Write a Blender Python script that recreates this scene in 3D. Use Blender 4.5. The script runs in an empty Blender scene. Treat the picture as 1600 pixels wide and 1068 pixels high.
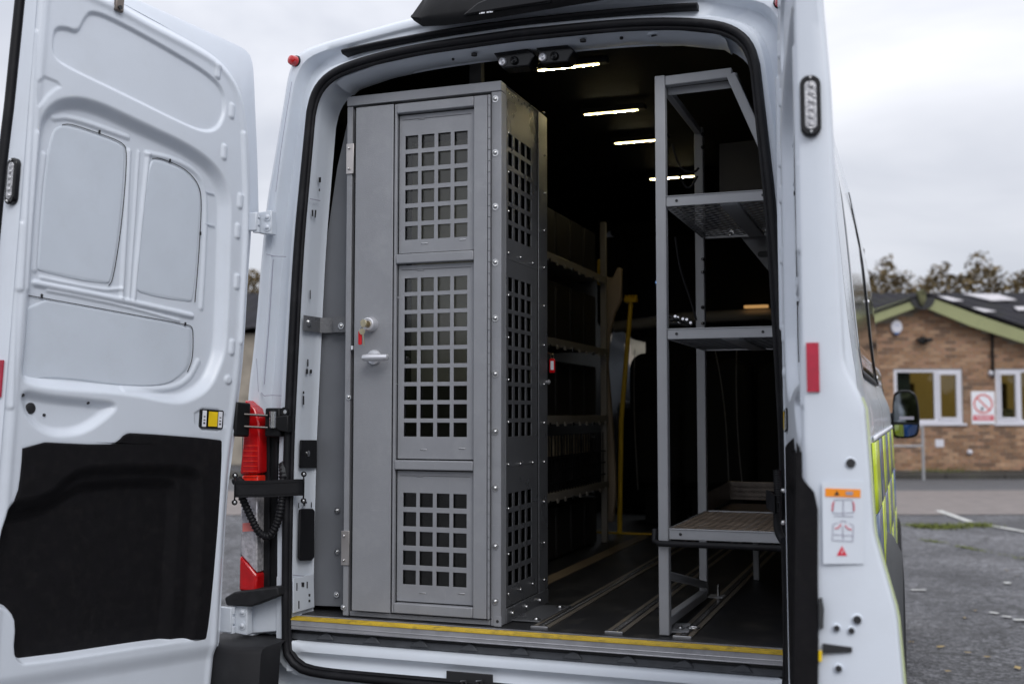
import bpy, math, random
import numpy as np
from mathutils import Vector, Matrix
random.seed(7); rng = np.random.default_rng(7)
S = bpy.context.scene; COL = S.collection
rad = math.radians

# ------------------------------------------------------------------ camera
FPX, YAW, PIT = 1740.0, rad(19.76), rad(3.65)
CP = np.array([1.06, -3.0, 1.34])
cam = bpy.data.cameras.new("camera"); cam.sensor_width = 36; cam.lens = FPX / 1600 * 36
cam.clip_start = 0.05; cam.clip_end = 2500
cam.dof.use_dof = True; cam.dof.focus_distance = 3.4; cam.dof.aperture_fstop = 2.8
camo = bpy.data.objects.new("camera", cam); COL.objects.link(camo)
camo.location = CP; camo.rotation_euler = (rad(90) + PIT, 0, YAW); S.camera = camo

# ------------------------------------------------------------------ sky and sun
SUN_EL, SUN_AZ = rad(40), rad(140)      # azimuth measured from +Y, clockwise
w = bpy.data.worlds.new("World"); S.world = w; w.use_nodes = True
nt = w.node_tree; nt.nodes.clear(); N = nt.nodes.new; L = nt.links.new
out = N('ShaderNodeOutputWorld'); mixs = N('ShaderNodeMixShader')
sky = N('ShaderNodeTexSky'); sky.sky_type = 'NISHITA'; sky.sun_disc = False
sky.sun_elevation = SUN_EL; sky.sun_rotation = SUN_AZ
b1 = N('ShaderNodeBackground'); b1.inputs[1].default_value = 0.1; L(sky.outputs[0], b1.inputs[0])
tc = N('ShaderNodeTexCoord'); sep = N('ShaderNodeSeparateXYZ'); L(tc.outputs['Generated'], sep.inputs[0])
mp = N('ShaderNodeMapping'); mp.inputs['Scale'].default_value = (1, 1, 2.6); L(tc.outputs['Generated'], mp.inputs[0])
no = N('ShaderNodeTexNoise'); no.inputs['Scale'].default_value = 2.3; no.inputs['Detail'].default_value = 5; no.inputs['Roughness'].default_value = .5
no.inputs['Distortion'].default_value = .4
L(mp.outputs[0], no.inputs[0])
cr = N('ShaderNodeValToRGB'); cr.color_ramp.elements[0].position = .36; cr.color_ramp.elements[1].position = .66
cr.color_ramp.elements[0].color = (.56, .585, .655, 1); cr.color_ramp.elements[1].color = (.90, .91, .96, 1)
L(no.outputs[0], cr.inputs[0])
mx = N('ShaderNodeMath'); mx.operation = 'MAXIMUM'; mx.inputs[1].default_value = 0; L(sep.outputs[2], mx.inputs[0])
pw = N('ShaderNodeMath'); pw.operation = 'POWER'; pw.inputs[1].default_value = 1.6; L(mx.outputs[0], pw.inputs[0])
ml = N('ShaderNodeMath'); ml.operation = 'MULTIPLY_ADD'; ml.inputs[1].default_value = 1.1; ml.inputs[2].default_value = .98; L(pw.outputs[0], ml.inputs[0])
b2 = N('ShaderNodeBackground'); L(cr.outputs[0], b2.inputs[0]); L(ml.outputs[0], b2.inputs[1])
mixs.inputs[0].default_value = .93
L(b1.outputs[0], mixs.inputs[1]); L(b2.outputs[0], mixs.inputs[2]); L(mixs.outputs[0], out.inputs[0])
sl = bpy.data.lights.new("sun", 'SUN'); sl.energy = 1.15; sl.angle = rad(28); sl.color = (1, .985, .96)
so = bpy.data.objects.new("sun", sl); COL.objects.link(so)
sd = Vector((math.sin(SUN_AZ) * math.cos(SUN_EL), math.cos(SUN_AZ) * math.cos(SUN_EL), math.sin(SUN_EL)))
so.rotation_euler = (-sd).to_track_quat('-Z', 'Y').to_euler()
S.view_settings.view_transform = 'Standard'; S.view_settings.look = 'None'
S.view_settings.exposure = 0.10; S.view_settings.gamma = 1; S.view_settings.use_curve_mapping = False

# ------------------------------------------------------------------ measuring helpers (pixels of the 1600x1068 photograph -> points on real planes)
_F = np.array([-math.sin(YAW) * math.cos(PIT), math.cos(YAW) * math.cos(PIT), math.sin(PIT)])
_R = np.array([math.cos(YAW), math.sin(YAW), 0.0]); _U = np.cross(_R, _F)
def on(px, py, p, n):
    d = _F + _R * (px - 800) / FPX + _U * (534 - py) / FPX
    n = np.array(n, float)
    return CP + d * (np.dot(np.array(p, float) - CP, n) / np.dot(d, n))
def oy(px, py, Y=0.0): return on(px, py, (0, Y, 0), (0, 1, 0))
def ox(px, py, X): return on(px, py, (X, 0, 0), (1, 0, 0))
def oz(px, py, Z): return on(px, py, (0, 0, Z), (0, 0, 1))

# ------------------------------------------------------------------ materials
MATS = {}
def mat(name, col, rough=.5, metal=0.0, var=.06, vscale=6.0, bump=0.0, bscale=80.0, coat=0.0, spec=.5, emit=None, es=0.0, rvar=.1, trans=0.0, alpha=1.0, dirt=None, scratch=0.0):
    m = bpy.data.materials.new(name); m.use_nodes = True; t = m.node_tree; p = t.nodes['Principled BSDF']
    N = t.nodes.new; L = t.links.new
    tc = N('ShaderNodeTexCoord')
    n1 = N('ShaderNodeTexNoise'); n1.inputs['Scale'].default_value = vscale; n1.inputs['Detail'].default_value = 6; L(tc.outputs['Object'], n1.inputs[0])
    mr = N('ShaderNodeMapRange'); mr.inputs[1].default_value = .3; mr.inputs[2].default_value = .7
    mr.inputs[3].default_value = 1 - var; mr.inputs[4].default_value = 1 + var; L(n1.outputs[0], mr.inputs[0])
    mm = N('ShaderNodeMix'); mm.data_type = 'RGBA'; mm.blend_type = 'MULTIPLY'; mm.inputs[0].default_value = 1
    mm.inputs[6].default_value = (*col, 1); L(mr.outputs[0], mm.inputs[7])
    last = mm.outputs[2]
    if dirt:
        dc, amount, ds = dirt
        nd = N('ShaderNodeTexNoise'); nd.inputs['Scale'].default_value = ds; nd.inputs['Detail'].default_value = 9; nd.inputs['Roughness'].default_value = .7; L(tc.outputs['Object'], nd.inputs[0])
        rd = N('ShaderNodeMapRange'); rd.inputs[1].default_value = .5; rd.inputs[2].default_value = .75; rd.inputs[3].default_value = 0; rd.inputs[4].default_value = amount; L(nd.outputs[0], rd.inputs[0])
        md = N('ShaderNodeMix'); md.data_type = 'RGBA'; L(rd.outputs[0], md.inputs[0]); L(last, md.inputs[6]); md.inputs[7].default_value = (*dc, 1); last = md.outputs[2]
    if scratch:
        for sc_, tw_ in (((9, 9, 260), .5), ((300, 300, 7), .2)):
            mpp = N('ShaderNodeMapping'); mpp.inputs['Scale'].default_value = sc_; mpp.inputs['Rotation'].default_value = (tw_, tw_ * .6, tw_); L(tc.outputs['Object'], mpp.inputs[0])
            ns = N('ShaderNodeTexNoise'); ns.inputs['Scale'].default_value = 1; ns.inputs['Detail'].default_value = 4; L(mpp.outputs[0], ns.inputs[0])
            rs_ = N('ShaderNodeMapRange'); rs_.inputs[1].default_value = .68; rs_.inputs[2].default_value = .76; rs_.inputs[3].default_value = 0; rs_.inputs[4].default_value = scratch; L(ns.outputs[0], rs_.inputs[0])
            ms_ = N('ShaderNodeMix'); ms_.data_type = 'RGBA'; L(rs_.outputs[0], ms_.inputs[0]); L(last, ms_.inputs[6]); ms_.inputs[7].default_value = (*[min(1, c * 2.0 + .05) for c in col], 1); last = ms_.outputs[2]
    L(last, p.inputs['Base Color'])
    m2 = N('ShaderNodeMapRange'); m2.inputs[3].default_value = max(.02, rough - rvar * rough); m2.inputs[4].default_value = min(1, rough + rvar * rough); L(n1.outputs[0], m2.inputs[0]); L(m2.outputs[0], p.inputs['Roughness'])
    p.inputs['Metallic'].default_value = metal; p.inputs['Coat Weight'].default_value = coat; p.inputs['Coat Roughness'].default_value = .08
    p.inputs['Specular IOR Level'].default_value = spec; p.inputs['Transmission Weight'].default_value = trans; p.inputs['Alpha'].default_value = alpha
    if bump:
        n2 = N('ShaderNodeTexNoise'); n2.inputs['Scale'].default_value = bscale; n2.inputs['Detail'].default_value = 3; L(tc.outputs['Object'], n2.inputs[0])
        bp = N('ShaderNodeBump'); bp.inputs['Strength'].default_value = bump; bp.inputs['Distance'].default_value = .002; L(n2.outputs[0], bp.inputs['Height']); L(bp.outputs[0], p.inputs['Normal'])
    if emit: p.inputs['Emission Color'].default_value = (*emit, 1); p.inputs['Emission Strength'].default_value = es
    MATS[name] = m; return m
WHITE = mat('white_van_paint', (.66, .705, .77), .32, var=.025, vscale=3, bump=.06, bscale=260, coat=.35, dirt=((.42, .42, .40), .14, 5))
WHITE2 = mat('white_door_shell_paint', (.665, .71, .78), .40, var=.03, vscale=4, bump=.10, bscale=300, coat=.2, dirt=((.45, .46, .46), .12, 7))
PRIMER = mat('unlacquered_white_panel', (.60, .65, .72), .50, var=.03, vscale=8, bump=.12, bscale=400, dirt=((.4, .41, .42), .15, 9))
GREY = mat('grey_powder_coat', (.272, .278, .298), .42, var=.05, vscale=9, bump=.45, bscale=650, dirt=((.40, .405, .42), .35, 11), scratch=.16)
GREYD = mat('dark_shaded_grey_coat', (.105, .108, .117), .28, var=.06, vscale=9, bump=.6, bscale=450, spec=.9, dirt=((.17, .17, .175), .3, 12))  # darkened grey coat: the cell side's shade is put into the colour
GREYR = mat('rack_grey_coat', (.33, .335, .35), .45, var=.06, vscale=9, bump=.2, bscale=600, dirt=((.33, .34, .36), .3, 20))
ALU = mat('aluminium', (.56, .56, .58), .34, 1, var=.08, vscale=30, bump=.1, bscale=200)
STEEL = mat('zinc_screw', (.66, .66, .66), .25, 1, var=.1, vscale=60)
CHROME = mat('satin_chrome', (.74, .74, .77), .30, .65, var=.03)
BRASS = mat('brass_key', (.62, .55, .38), .3, 1, var=.1, vscale=90)
RUBBER = mat('black_rubber', (.008, .008, .010), .55, var=.2, spec=.25, bump=.2, bscale=300, dirt=((.05, .05, .055), .3, 12))
PLAST = mat('black_plastic', (.008, .008, .009), .45, var=.15, spec=.25, bump=.3, bscale=500, dirt=((.04, .04, .042), .3, 10))
PLASTG = mat('gloss_black_plastic', (.006, .006, .007), .15, var=.1, spec=.35)
BUMPER = mat('textured_bumper_plastic', (.014, .014, .016), .6, spec=.3, var=.15, bump=.6, bscale=900, dirt=((.07, .07, .072), .3, 8))
ARCH = mat('wheel_arch_plastic', (.036, .038, .041), .6, var=.1, bump=.5, bscale=900)
TRIM = mat('carpeted_black_board', (.006, .0055, .007), .55, var=.2, vscale=30, bump=1.0, bscale=900, spec=.16, dirt=((.02, .018, .018), .6, 40))
FLOORM = mat('dark_vinyl_floor', (.018, .0185, .021), .42, var=.3, vscale=5, bump=.4, bscale=500, dirt=((.10, .093, .082), .7, 7), scratch=.6)
LINING = mat('dark_ply_lining', (.006, .0055, .005), .6, var=.3, vscale=4, bump=.3, bscale=200)
CEILM = mat('dark_ceiling_lining', (.005, .0045, .004), .65, var=.3, vscale=7, bump=.5, bscale=140, spec=.12)
YELLOW = mat('yellow_nosing', (.62, .42, .03), .45, var=.15, vscale=20, dirt=((.07, .06, .035), .9, 18))
YELLOWP = mat('yellow_plastic', (.85, .58, .01), .3, var=.04)
YRAIL = mat('yellow_grab_rail', (.90, .58, .03), .35, var=.08)
REDP = mat('red_plastic', (.55, .005, .01), .25, var=.1)
REFLR = mat('red_reflector', (.42, .006, .035), .35, var=.12, vscale=60, bump=.4, bscale=900)
LENSR = mat('red_lens', (.50, .006, .008), .10, var=.15, vscale=30, coat=.6)
LENSR2 = mat('bright_red_lens', (.80, .03, .015), .12, var=.15, vscale=60, coat=.6)
LENSC = mat('clear_lamp_lens', (.62, .60, .62), .12, .5, var=.3, vscale=90, bump=.8, bscale=120)
LEDLENS = mat('led_flasher_lens', (.42, .42, .44), .15, .3, var=.35, vscale=160, bump=.9, bscale=200)
HINGE = mat('hinge_plate', (.60, .56, .54), .35, .8, var=.06)
CAGEIN = mat('cell_inner_wall', (.05, .048, .042), .6, var=.25, vscale=2)
SEATM = mat('black_seat_fabric', (.006, .006, .007), .85, var=.2, bump=.5, bscale=300)
CREAM = mat('cream_trim', (.50, .40, .30), .6, var=.12, vscale=3)
PIPING = mat('pale_piping', (.35, .35, .36), .6)
TREAD = mat('tread_plate', (.20, .17, .15), .35, .8, var=.25, vscale=20)
PALEL = mat('white_label', (.80, .81, .86), .4, var=.02)
PINKL = mat('pale_red_label', (.75, .22, .20), .4, var=.1)
ORANGE = mat('orange_label', (.95, .30, .01), .4, var=.03)
BLACKI = mat('black_ink', (.02, .02, .022), .5, var=.02)
INKG = mat('grey_ink', (.33, .32, .40), .5, var=.02)
INKR = mat('red_ink', (.70, .02, .05), .5, var=.02)
LED = mat('led_strip', (1, .9, .6), .4, emit=(1.0, .80, .34), es=15)
LEDH = mat('led_chip', (1, .95, .8), .4, emit=(1.0, .90, .62), es=120)

def glassmat(name, tint, gl=.08, rough=.02, tr=.9):
    m = bpy.data.materials.new(name); m.use_nodes = True; t = m.node_tree; t.nodes.clear()
    o = t.nodes.new('ShaderNodeOutputMaterial'); tr_ = t.nodes.new('ShaderNodeBsdfTransparent'); tr_.inputs[0].default_value = (*[c * tr for c in tint], 1)
    g = t.nodes.new('ShaderNodeBsdfGlossy'); g.inputs['Roughness'].default_value = rough
    fr = t.nodes.new('ShaderNodeFresnel'); fr.inputs[0].default_value = 1.5
    ad = t.nodes.new('ShaderNodeMath'); ad.operation = 'MULTIPLY'; ad.inputs[1].default_value = gl; t.links.new(fr.outputs[0], ad.inputs[0])
    mx = t.nodes.new('ShaderNodeMixShader'); t.links.new(ad.outputs[0], mx.inputs[0]); t.links.new(tr_.outputs[0], mx.inputs[1]); t.links.new(g.outputs[0], mx.inputs[2]); t.links.new(mx.outputs[0], o.inputs[0])
    return m
POLY = glassmat('polycarbonate_pane', (.95, .95, .92), 1.2, .08)
WGLASS = glassmat('window_glass', (.80, .84, .82), 1.0)
TINTG = mat('privacy_glass', (.006, .008, .009), .03, var=.0, coat=.5, spec=.7)
MIRRORM = mat('mirror_glass', (.30, .32, .34), .03, 1, var=.0)

# ------------------------------------------------------------------ mesh helpers
ORG = {}
class MB:
    def __init__(s): s.v = []; s.f = []
    def add(s, vs, fs):
        b = len(s.v); s.v += [tuple(float(c) for c in q) for q in vs]; s.f += [tuple(b + i for i in g) for g in fs]; return s
    def box(s, x0, x1, y0, y1, z0, z1, M=None):
        vs = [(x, y, z) for z in (z0, z1) for y in (y0, y1) for x in (x0, x1)]
        if M: vs = [M(*q) for q in vs]
        return s.add(vs, [(0, 2, 3, 1), (4, 5, 7, 6), (0, 1, 5, 4), (2, 6, 7, 3), (0, 4, 6, 2), (1, 3, 7, 5)])
    def prism(s, poly, M, c0, c1):
        n = len(poly); vs = [M(a, b, c0) for a, b in poly] + [M(a, b, c1) for a, b in poly]
        return s.add(vs, [tuple(range(n))[::-1], tuple(range(n, 2 * n))] + [(i, (i + 1) % n, n + (i + 1) % n, n + i) for i in range(n)])
    def slab(s, pts, d):
        "pts: 3D planar polygon, d: extrusion vector"
        n = len(pts); d = np.array(d, float); vs = [np.array(p) for p in pts] + [np.array(p) + d for p in pts]
        return s.add(vs, [tuple(range(n))[::-1], tuple(range(n, 2 * n))] + [(i, (i + 1) % n, n + (i + 1) % n, n + i) for i in range(n)])
    def grid(s, P, cu=False, cv=False, skip=None):
        P = np.asarray(P, float); n, m = P.shape[:2]; b = len(s.v)
        s.v += [tuple(q) for q in P.reshape(-1, 3).tolist()]
        for i in range(n if cu else n - 1):
            for j in range(m if cv else m - 1):
                i2, j2 = (i + 1) % n, (j + 1) % m
                if skip and skip((P[i, j] + P[i2, j2]) / 2, i, j): continue
                s.f.append((b + i * m + j, b + i2 * m + j, b + i2 * m + j2, b + i * m + j2))
        return s
    def tube(s, path, r, n=10, closed=False, cap=True):
        path = [Vector(p) for p in path]; k = len(path); rs = r if hasattr(r, '__len__') else [r] * k; up = None; P = []
        for i in range(k):
            a = path[(i - 1) % k] if (closed or i > 0) else path[i]; c = path[(i + 1) % k] if (closed or i < k - 1) else path[i]
            t = (c - a).normalized()
            if up is None: up = t.orthogonal().normalized()
            up = (up - t * up.dot(t)).normalized(); q = t.cross(up)
            P.append([tuple(path[i] + (up * math.cos(6.2832 * j / n) + q * math.sin(6.2832 * j / n)) * rs[i]) for j in range(n)])
        b = len(s.v); s.grid(P, cu=closed, cv=True)
        if cap and not closed: s.f.append(tuple(range(b, b + n))); s.f.append(tuple(range(b + (k - 1) * n, b + k * n))[::-1])
        return s
    def cyl(s, c, ax, r, h, n=16, r2=None):
        c = Vector(c); ax = Vector(ax).normalized(); return s.tube([c, c + ax * h], [r, r if r2 is None else r2], n)
    def lathe(s, c, ax, prof, n=16):
        c = Vector(c); ax = Vector(ax).normalized(); u = ax.orthogonal().normalized(); q = ax.cross(u)
        P = [[tuple(c + ax * h + (u * math.cos(6.2832 * j / n) + q * math.sin(6.2832 * j / n)) * max(r, 1e-4)) for j in range(n)] for r, h in prof]
        return s.grid(P, cv=True)
    def build(s, name, m, parent=None, bevel=0, smooth=40, seg=2, kind=None, recalc=True, loc=None):
        me = bpy.data.meshes.new(name)
        o_ = ORG.get(parent.name, (0, 0, 0)) if parent else (loc or (0, 0, 0))
        vs = np.array(s.v, dtype=float) - np.array(o_)
        me.from_pydata(vs.tolist(), [], s.f)
        if recalc:
            import bmesh
            bm = bmesh.new(); bm.from_mesh(me); bmesh.ops.recalc_face_normals(bm, faces=bm.faces); bm.to_mesh(me); bm.free()
        if smooth is not None:
            me.polygons.foreach_set('use_smooth', [True] * len(me.polygons)); me.set_sharp_from_angle(angle=rad(smooth))
        me.materials.append(m)
        o = bpy.data.objects.new(name, me); COL.objects.link(o)
        if parent: o.parent = parent; ORG[o.name] = o_
        else: o.location = o_; ORG[o.name] = o_
        if kind: o['kind'] = kind
        if bevel:
            b = o.modifiers.new('bevel', 'BEVEL'); b.width = bevel; b.segments = seg; b.limit_method = 'ANGLE'; b.angle_limit = rad(35)
        return o
def thing(name, label, cat, loc=(0, 0, 0), group=None):
    o = bpy.data.objects.new(name, None); COL.objects.link(o); o.location = loc; o.empty_display_size = .1
    o['label'] = label; o['category'] = cat; ORG[o.name] = tuple(loc)
    if group: o['group'] = group
    return o
def tag(o, label, cat, group=None):
    o['label'] = label; o['category'] = cat
    if group: o['group'] = group
    return o
def link_copy(o, parent=None, loc=None):
    c = o.copy(); COL.objects.link(c)
    if parent: c.parent = parent
    if loc is not None: c.location = loc
    return c
def copy_tree(o, loc, rz=0, sc=1):
    c = o.copy(); COL.objects.link(c); c.location = loc; c.rotation_euler = (0, 0, rz); c.scale = (sc, sc, sc)
    for ch in o.children:
        d = ch.copy(); COL.objects.link(d); d.parent = c
    return c
def rot_poly(cx, cy, r, n=24, a0=0): return [(cx + r * math.cos(a0 + 6.2832 * i / n), cy + r * math.sin(a0 + 6.2832 * i / n)) for i in range(n)]
def rrect(x0, z0, x1, z1, r, n=5):
    p = []
    for cx, cz, a in ((x1 - r, z1 - r, 0), (x0 + r, z1 - r, 90), (x0 + r, z0 + r, 180), (x1 - r, z0 + r, 270)):
        for i in range(n + 1):
            t = rad(a + 90 * i / n); p.append((cx + r * math.cos(t), cz + r * math.sin(t)))
    return p
def smooth_poly(P, it=2, closed=True):
    P = [np.array(p, float) for p in P]
    for _ in range(it):
        Q = []; n = len(P); rngi = range(n if closed else n - 1)
        if not closed: Q.append(P[0])
        for i in rngi:
            a, b = P[i], P[(i + 1) % n]; Q += [a * .75 + b * .25, a * .25 + b * .75]
        if not closed: Q.append(P[-1])
        P = Q
    return P
def resample(P, n):
    P = np.array(P, float); d = np.r_[0, np.cumsum(np.linalg.norm(np.diff(P, axis=0), axis=1))]
    t = np.linspace(0, d[-1], n); return np.stack([np.interp(t, d, P[:, k]) for k in range(P.shape[1])], 1)
def sdf(poly, X, Y):
    "signed distance, negative inside"
    P = np.array(poly, float); d = np.full(X.shape, 1e9); ins = np.zeros(X.shape, bool)
    for i in range(len(P)):
        a, b = P[i], P[(i + 1) % len(P)]; e = b - a; l = e @ e
        if l < 1e-12: continue
        t = np.clip(((X - a[0]) * e[0] + (Y - a[1]) * e[1]) / l, 0, 1)
        d = np.minimum(d, np.hypot(X - a[0] - t * e[0], Y - a[1] - t * e[1]))
        c = (a[1] > Y) != (b[1] > Y)
        with np.errstate(divide='ignore', invalid='ignore'):
            xi = (b[0] - a[0]) * (Y - a[1]) / (b[1] - a[1] if b[1] != a[1] else 1e-9) + a[0]
        ins ^= c & (X < xi)
    return np.where(ins, -d, d)
def sstep(x, a, b):
    t = np.clip((x - a) / (b - a), 0, 1); return t * t * (3 - 2 * t)
def plate_holes(mb, us, vs, hole, M, t):
    "solid plate on a non-uniform grid with open cells; hole(i,j) -> bool; M(u,v,w)"
    n, m = len(us), len(vs); b = len(mb.v)
    for wv in (0, t):
        for i in range(n):
            for j in range(m): mb.v.append(tuple(float(c) for c in M(us[i], vs[j], wv)))
    I = lambda i, j, k: b + k * n * m + i * m + j
    solid = lambda i, j: 0 <= i < n - 1 and 0 <= j < m - 1 and not hole(i, j)
    for i in range(n - 1):
        for j in range(m - 1):
            if not solid(i, j): continue
            mb.f.append((I(i, j, 0), I(i, j + 1, 0), I(i + 1, j + 1, 0), I(i + 1, j, 0)))
            mb.f.append((I(i, j, 1), I(i + 1, j, 1), I(i + 1, j + 1, 1), I(i, j + 1, 1)))
            for di, dj, e in ((-1, 0, ((i, j), (i, j + 1))), (1, 0, ((i + 1, j), (i + 1, j + 1))), (0, -1, ((i, j), (i + 1, j))), (0, 1, ((i, j + 1), (i + 1, j + 1)))):
                if not solid(i + di, j + dj):
                    (a, c), (d_, e_) = e; mb.f.append((I(a, c, 0), I(d_, e_, 0), I(d_, e_, 1), I(a, c, 1)))
    return mb
def screw(mb, c, ax, r=.006, washer=True):
    c = Vector(c); ax = Vector(ax).normalized()
    if washer: mb.cyl(c, ax, r * 1.7, .0018, 14)
    mb.lathe(c + ax * .0015, ax, [(r, 0), (r, .002), (r * .75, .0045), (r * .3, .0055), (0, .0055)], 12)
I3 = lambda x, y, z: (x, y, z)

# ================================================================== SETTING: ground
def ground_material():
    m = bpy.data.materials.new('worn_asphalt'); m.use_nodes = True; t = m.node_tree; p = t.nodes['Principled BSDF']; N = t.nodes.new; L = t.links.new
    tc = N('ShaderNodeTexCoord')
    def noise(s, d=4, r=.6):
        n = N('ShaderNodeTexNoise'); n.inputs['Scale'].default_value = s; n.inputs['Detail'].default_value = d; n.inputs['Roughness'].default_value = r; L(tc.outputs['Object'], n.inputs[0]); return n
    def ramp(src, p0, c0, p1, c1):
        r = N('ShaderNodeValToRGB'); r.color_ramp.elements[0].position = p0; r.color_ramp.elements[1].position = p1
        r.color_ramp.elements[0].color = (*c0, 1); r.color_ramp.elements[1].color = (*c1, 1); L(src, r.inputs[0]); return r
    def mix(f, a, b, mode='MIX'):
        x = N('ShaderNodeMix'); x.data_type = 'RGBA'; x.blend_type = mode
        if isinstance(f, float): x.inputs[0].default_value = f
        else: L(f, x.inputs[0])
        L(a, x.inputs[6]); L(b, x.inputs[7]); return x.outputs[2]
    vo = N('ShaderNodeTexVoronoi'); vo.inputs['Scale'].default_value = 55; L(tc.outputs['Object'], vo.inputs[0])
    agg = ramp(vo.outputs['Color'], .25, (.022, .023, .026), .85, (.15, .15, .16))
    big = ramp(noise(.55, 6).outputs[0], .38, (.45, .45, .47), .66, (1.45, 1.45, 1.46))
    c = mix(1.0, agg.outputs[0], big.outputs[0], 'MULTIPLY')
    med = ramp(noise(11, 8, .8).outputs[0], .42, (.45, .45, .46), .62, (1.75, 1.75, 1.76)); c = mix(1.0, c, med.outputs[0], 'MULTIPLY')
    chalk = ramp(noise(2.1, 9, .75).outputs[0], .60, (0, 0, 0), .74, (.45, .45, .45)); wh = N('ShaderNodeRGB'); wh.outputs[0].default_value = (.30, .30, .31, 1)
    c = mix(chalk.outputs[0], c, wh.outputs[0]); 
    nz = noise(1.6, 5); vm = N('ShaderNodeVectorMath'); vm.operation = 'MULTIPLY_ADD'; L(nz.outputs['Color'], vm.inputs[0]); vm.inputs[1].default_value = (.7, .7, 0); L(tc.outputs['Object'], vm.inputs[2])
    ck = N('ShaderNodeTexVoronoi'); ck.feature = 'DISTANCE_TO_EDGE'; ck.inputs['Scale'].default_value = .42; L(vm.outputs[0], ck.inputs[0])
    ckr = ramp(ck.outputs['Distance'], .003, (.35, .35, .35), .012, (1, 1, 1)); c = mix(1.0, c, ckr.outputs[0], 'MULTIPLY')
    L(c, p.inputs['Base Color'])
    rr = N('ShaderNodeMapRange'); rr.inputs[3].default_value = .35; rr.inputs[4].default_value = .8; L(noise(.8, 4).outputs[0], rr.inputs[0]); L(rr.outputs[0], p.inputs['Roughness'])
    b = N('ShaderNodeBump'); b.inputs['Strength'].default_value = .9; b.inputs['Distance'].default_value = .006; L(vo.outputs['Distance'], b.inputs['Height']); L(b.outputs[0], p.inputs['Normal'])
    return m
ASPH = ground_material()
PINKROAD = mat('pale_pinkish_tarmac', (.19, .165, .155), .8, var=.16, vscale=5, bump=.5, bscale=60, dirt=((.12, .11, .11), .5, 1.2))
DARKROAD = mat('dark_tarmac', (.085, .085, .09), .8, var=.2, vscale=4, bump=.5, bscale=60, dirt=((.15, .15, .15), .4, 1.1))
LINEP = mat('worn_road_paint', (.52, .52, .50), .7, var=.2, vscale=5, dirt=((.12, .12, .12), .8, 6))
MOSS = mat('moss_green', (.115, .135, .025), .9, var=.4, vscale=12)
SOIL = mat('dark_soil_verge', (.028, .024, .019), .95, var=.35, vscale=3, bump=.8, bscale=20)

def gp(px, py, z=0): q = oz(px, py, z); return (q[0], q[1])
NG = 40
gm = MB(); gs = [-700, -200, -60, -25, -10, -4, 0, 4, 10, 25, 60, 200, 700]
gm.grid([[(x, y, 0) for y in gs] for x in gs]); gm.build('ground', ASPH, kind='structure', smooth=None)
def sheet(name, pts, z, m, kind='structure'):
    mb = MB(); mb.add([(x, y, z) for x, y in pts], [tuple(range(len(pts)))]); return mb.build(name, m, kind=kind, smooth=None)
# building frame: facing the camera squarely
BD = 24.0
FW2 = np.array([-math.sin(YAW), math.cos(YAW), 0]); RT2 = np.array([math.cos(YAW), math.sin(YAW), 0])
BP0 = CP * np.array([1, 1, 0]) + FW2 * BD
def Bw(a, d, z): q = BP0 + RT2 * a + FW2 * d; return (q[0], q[1], z)      # a: metres to the right, d: depth behind the facade
def bp(px, py, d=0):                                                   # photo pixel -> (a, z) on the facade plane
    q = on(px, py, BP0 + FW2 * d, FW2); r = q - BP0; return (float(r @ RT2), float(q[2]))
a_l, a_r = bp(1340, 700)[0], bp(1600, 700)[0]
sheet('pavement', [Bw(-14, -1.2, 0)[:2], Bw(26, -1.2, 0)[:2], Bw(26, -6.6, 0)[:2], Bw(-14, -6.0, 0)[:2]], .004, DARKROAD)
sheet('road', [Bw(-14, -4.6, 0)[:2], Bw(2, -4.9, 0)[:2], Bw(10, -4.55, 0)[:2], Bw(26, -4.8, 0)[:2], Bw(26, -9.3, 0)[:2], Bw(8, -9.2, 0)[:2], Bw(-14, -9.35, 0)[:2]], .008, PINKROAD)
km = MB()
for i in range(34):
    a = -14 + i * 1.2; km.box(a, a + 1.185, -1.3, -1.15, 0, .11, Bw)
km.build('kerb', mat('concrete_kerb', (.06, .056, .05), .9, var=.3, vscale=2, dirt=((.04, .05, .02), .6, 2)), kind='structure', bevel=.01)
vb = MB(); vb.grid([[Bw(a, d, .09 + .03 * rng.random()) for d in (-1.15, -.8, -.45, -.1, .05)] for a in np.linspace(-14, 26, 90)]); vb.build('verge', SOIL, kind='structure')
lm = MB()
def line_mark(p, q, wd, name='road_marking'):
    p = np.array(p); q = np.array(q); d = (q - p) / np.linalg.norm(q - p); n = np.array([-d[1], d[0]]) * wd / 2; m = MB(); k = 14
    P = []
    for i in range(k + 1):
        c = p + (q - p) * i / k; e1, e2 = rng.normal(0, wd * .07, 2); P.append([(*(c - n * (1 + e1 / wd)), .012), (*(c + n * (1 + e2 / wd)), .012)])
    m.grid(P); return m.build(name, LINEP, kind='structure', smooth=None)
line_mark(gp(1466, 798), gp(1516, 816), .10); line_mark(gp(1548, 822), gp(1640, 838), .10)
line_mark(gp(1424, 923), gp(1447, 923), .045); line_mark(gp(1546, 958), gp(1560, 960), .04); line_mark(gp(1566, 964), gp(1580, 966), .04); line_mark(gp(1584, 970), gp(1640, 971), .05)
line_mark(gp(1571, 911), gp(1577, 913), .05)
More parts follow.
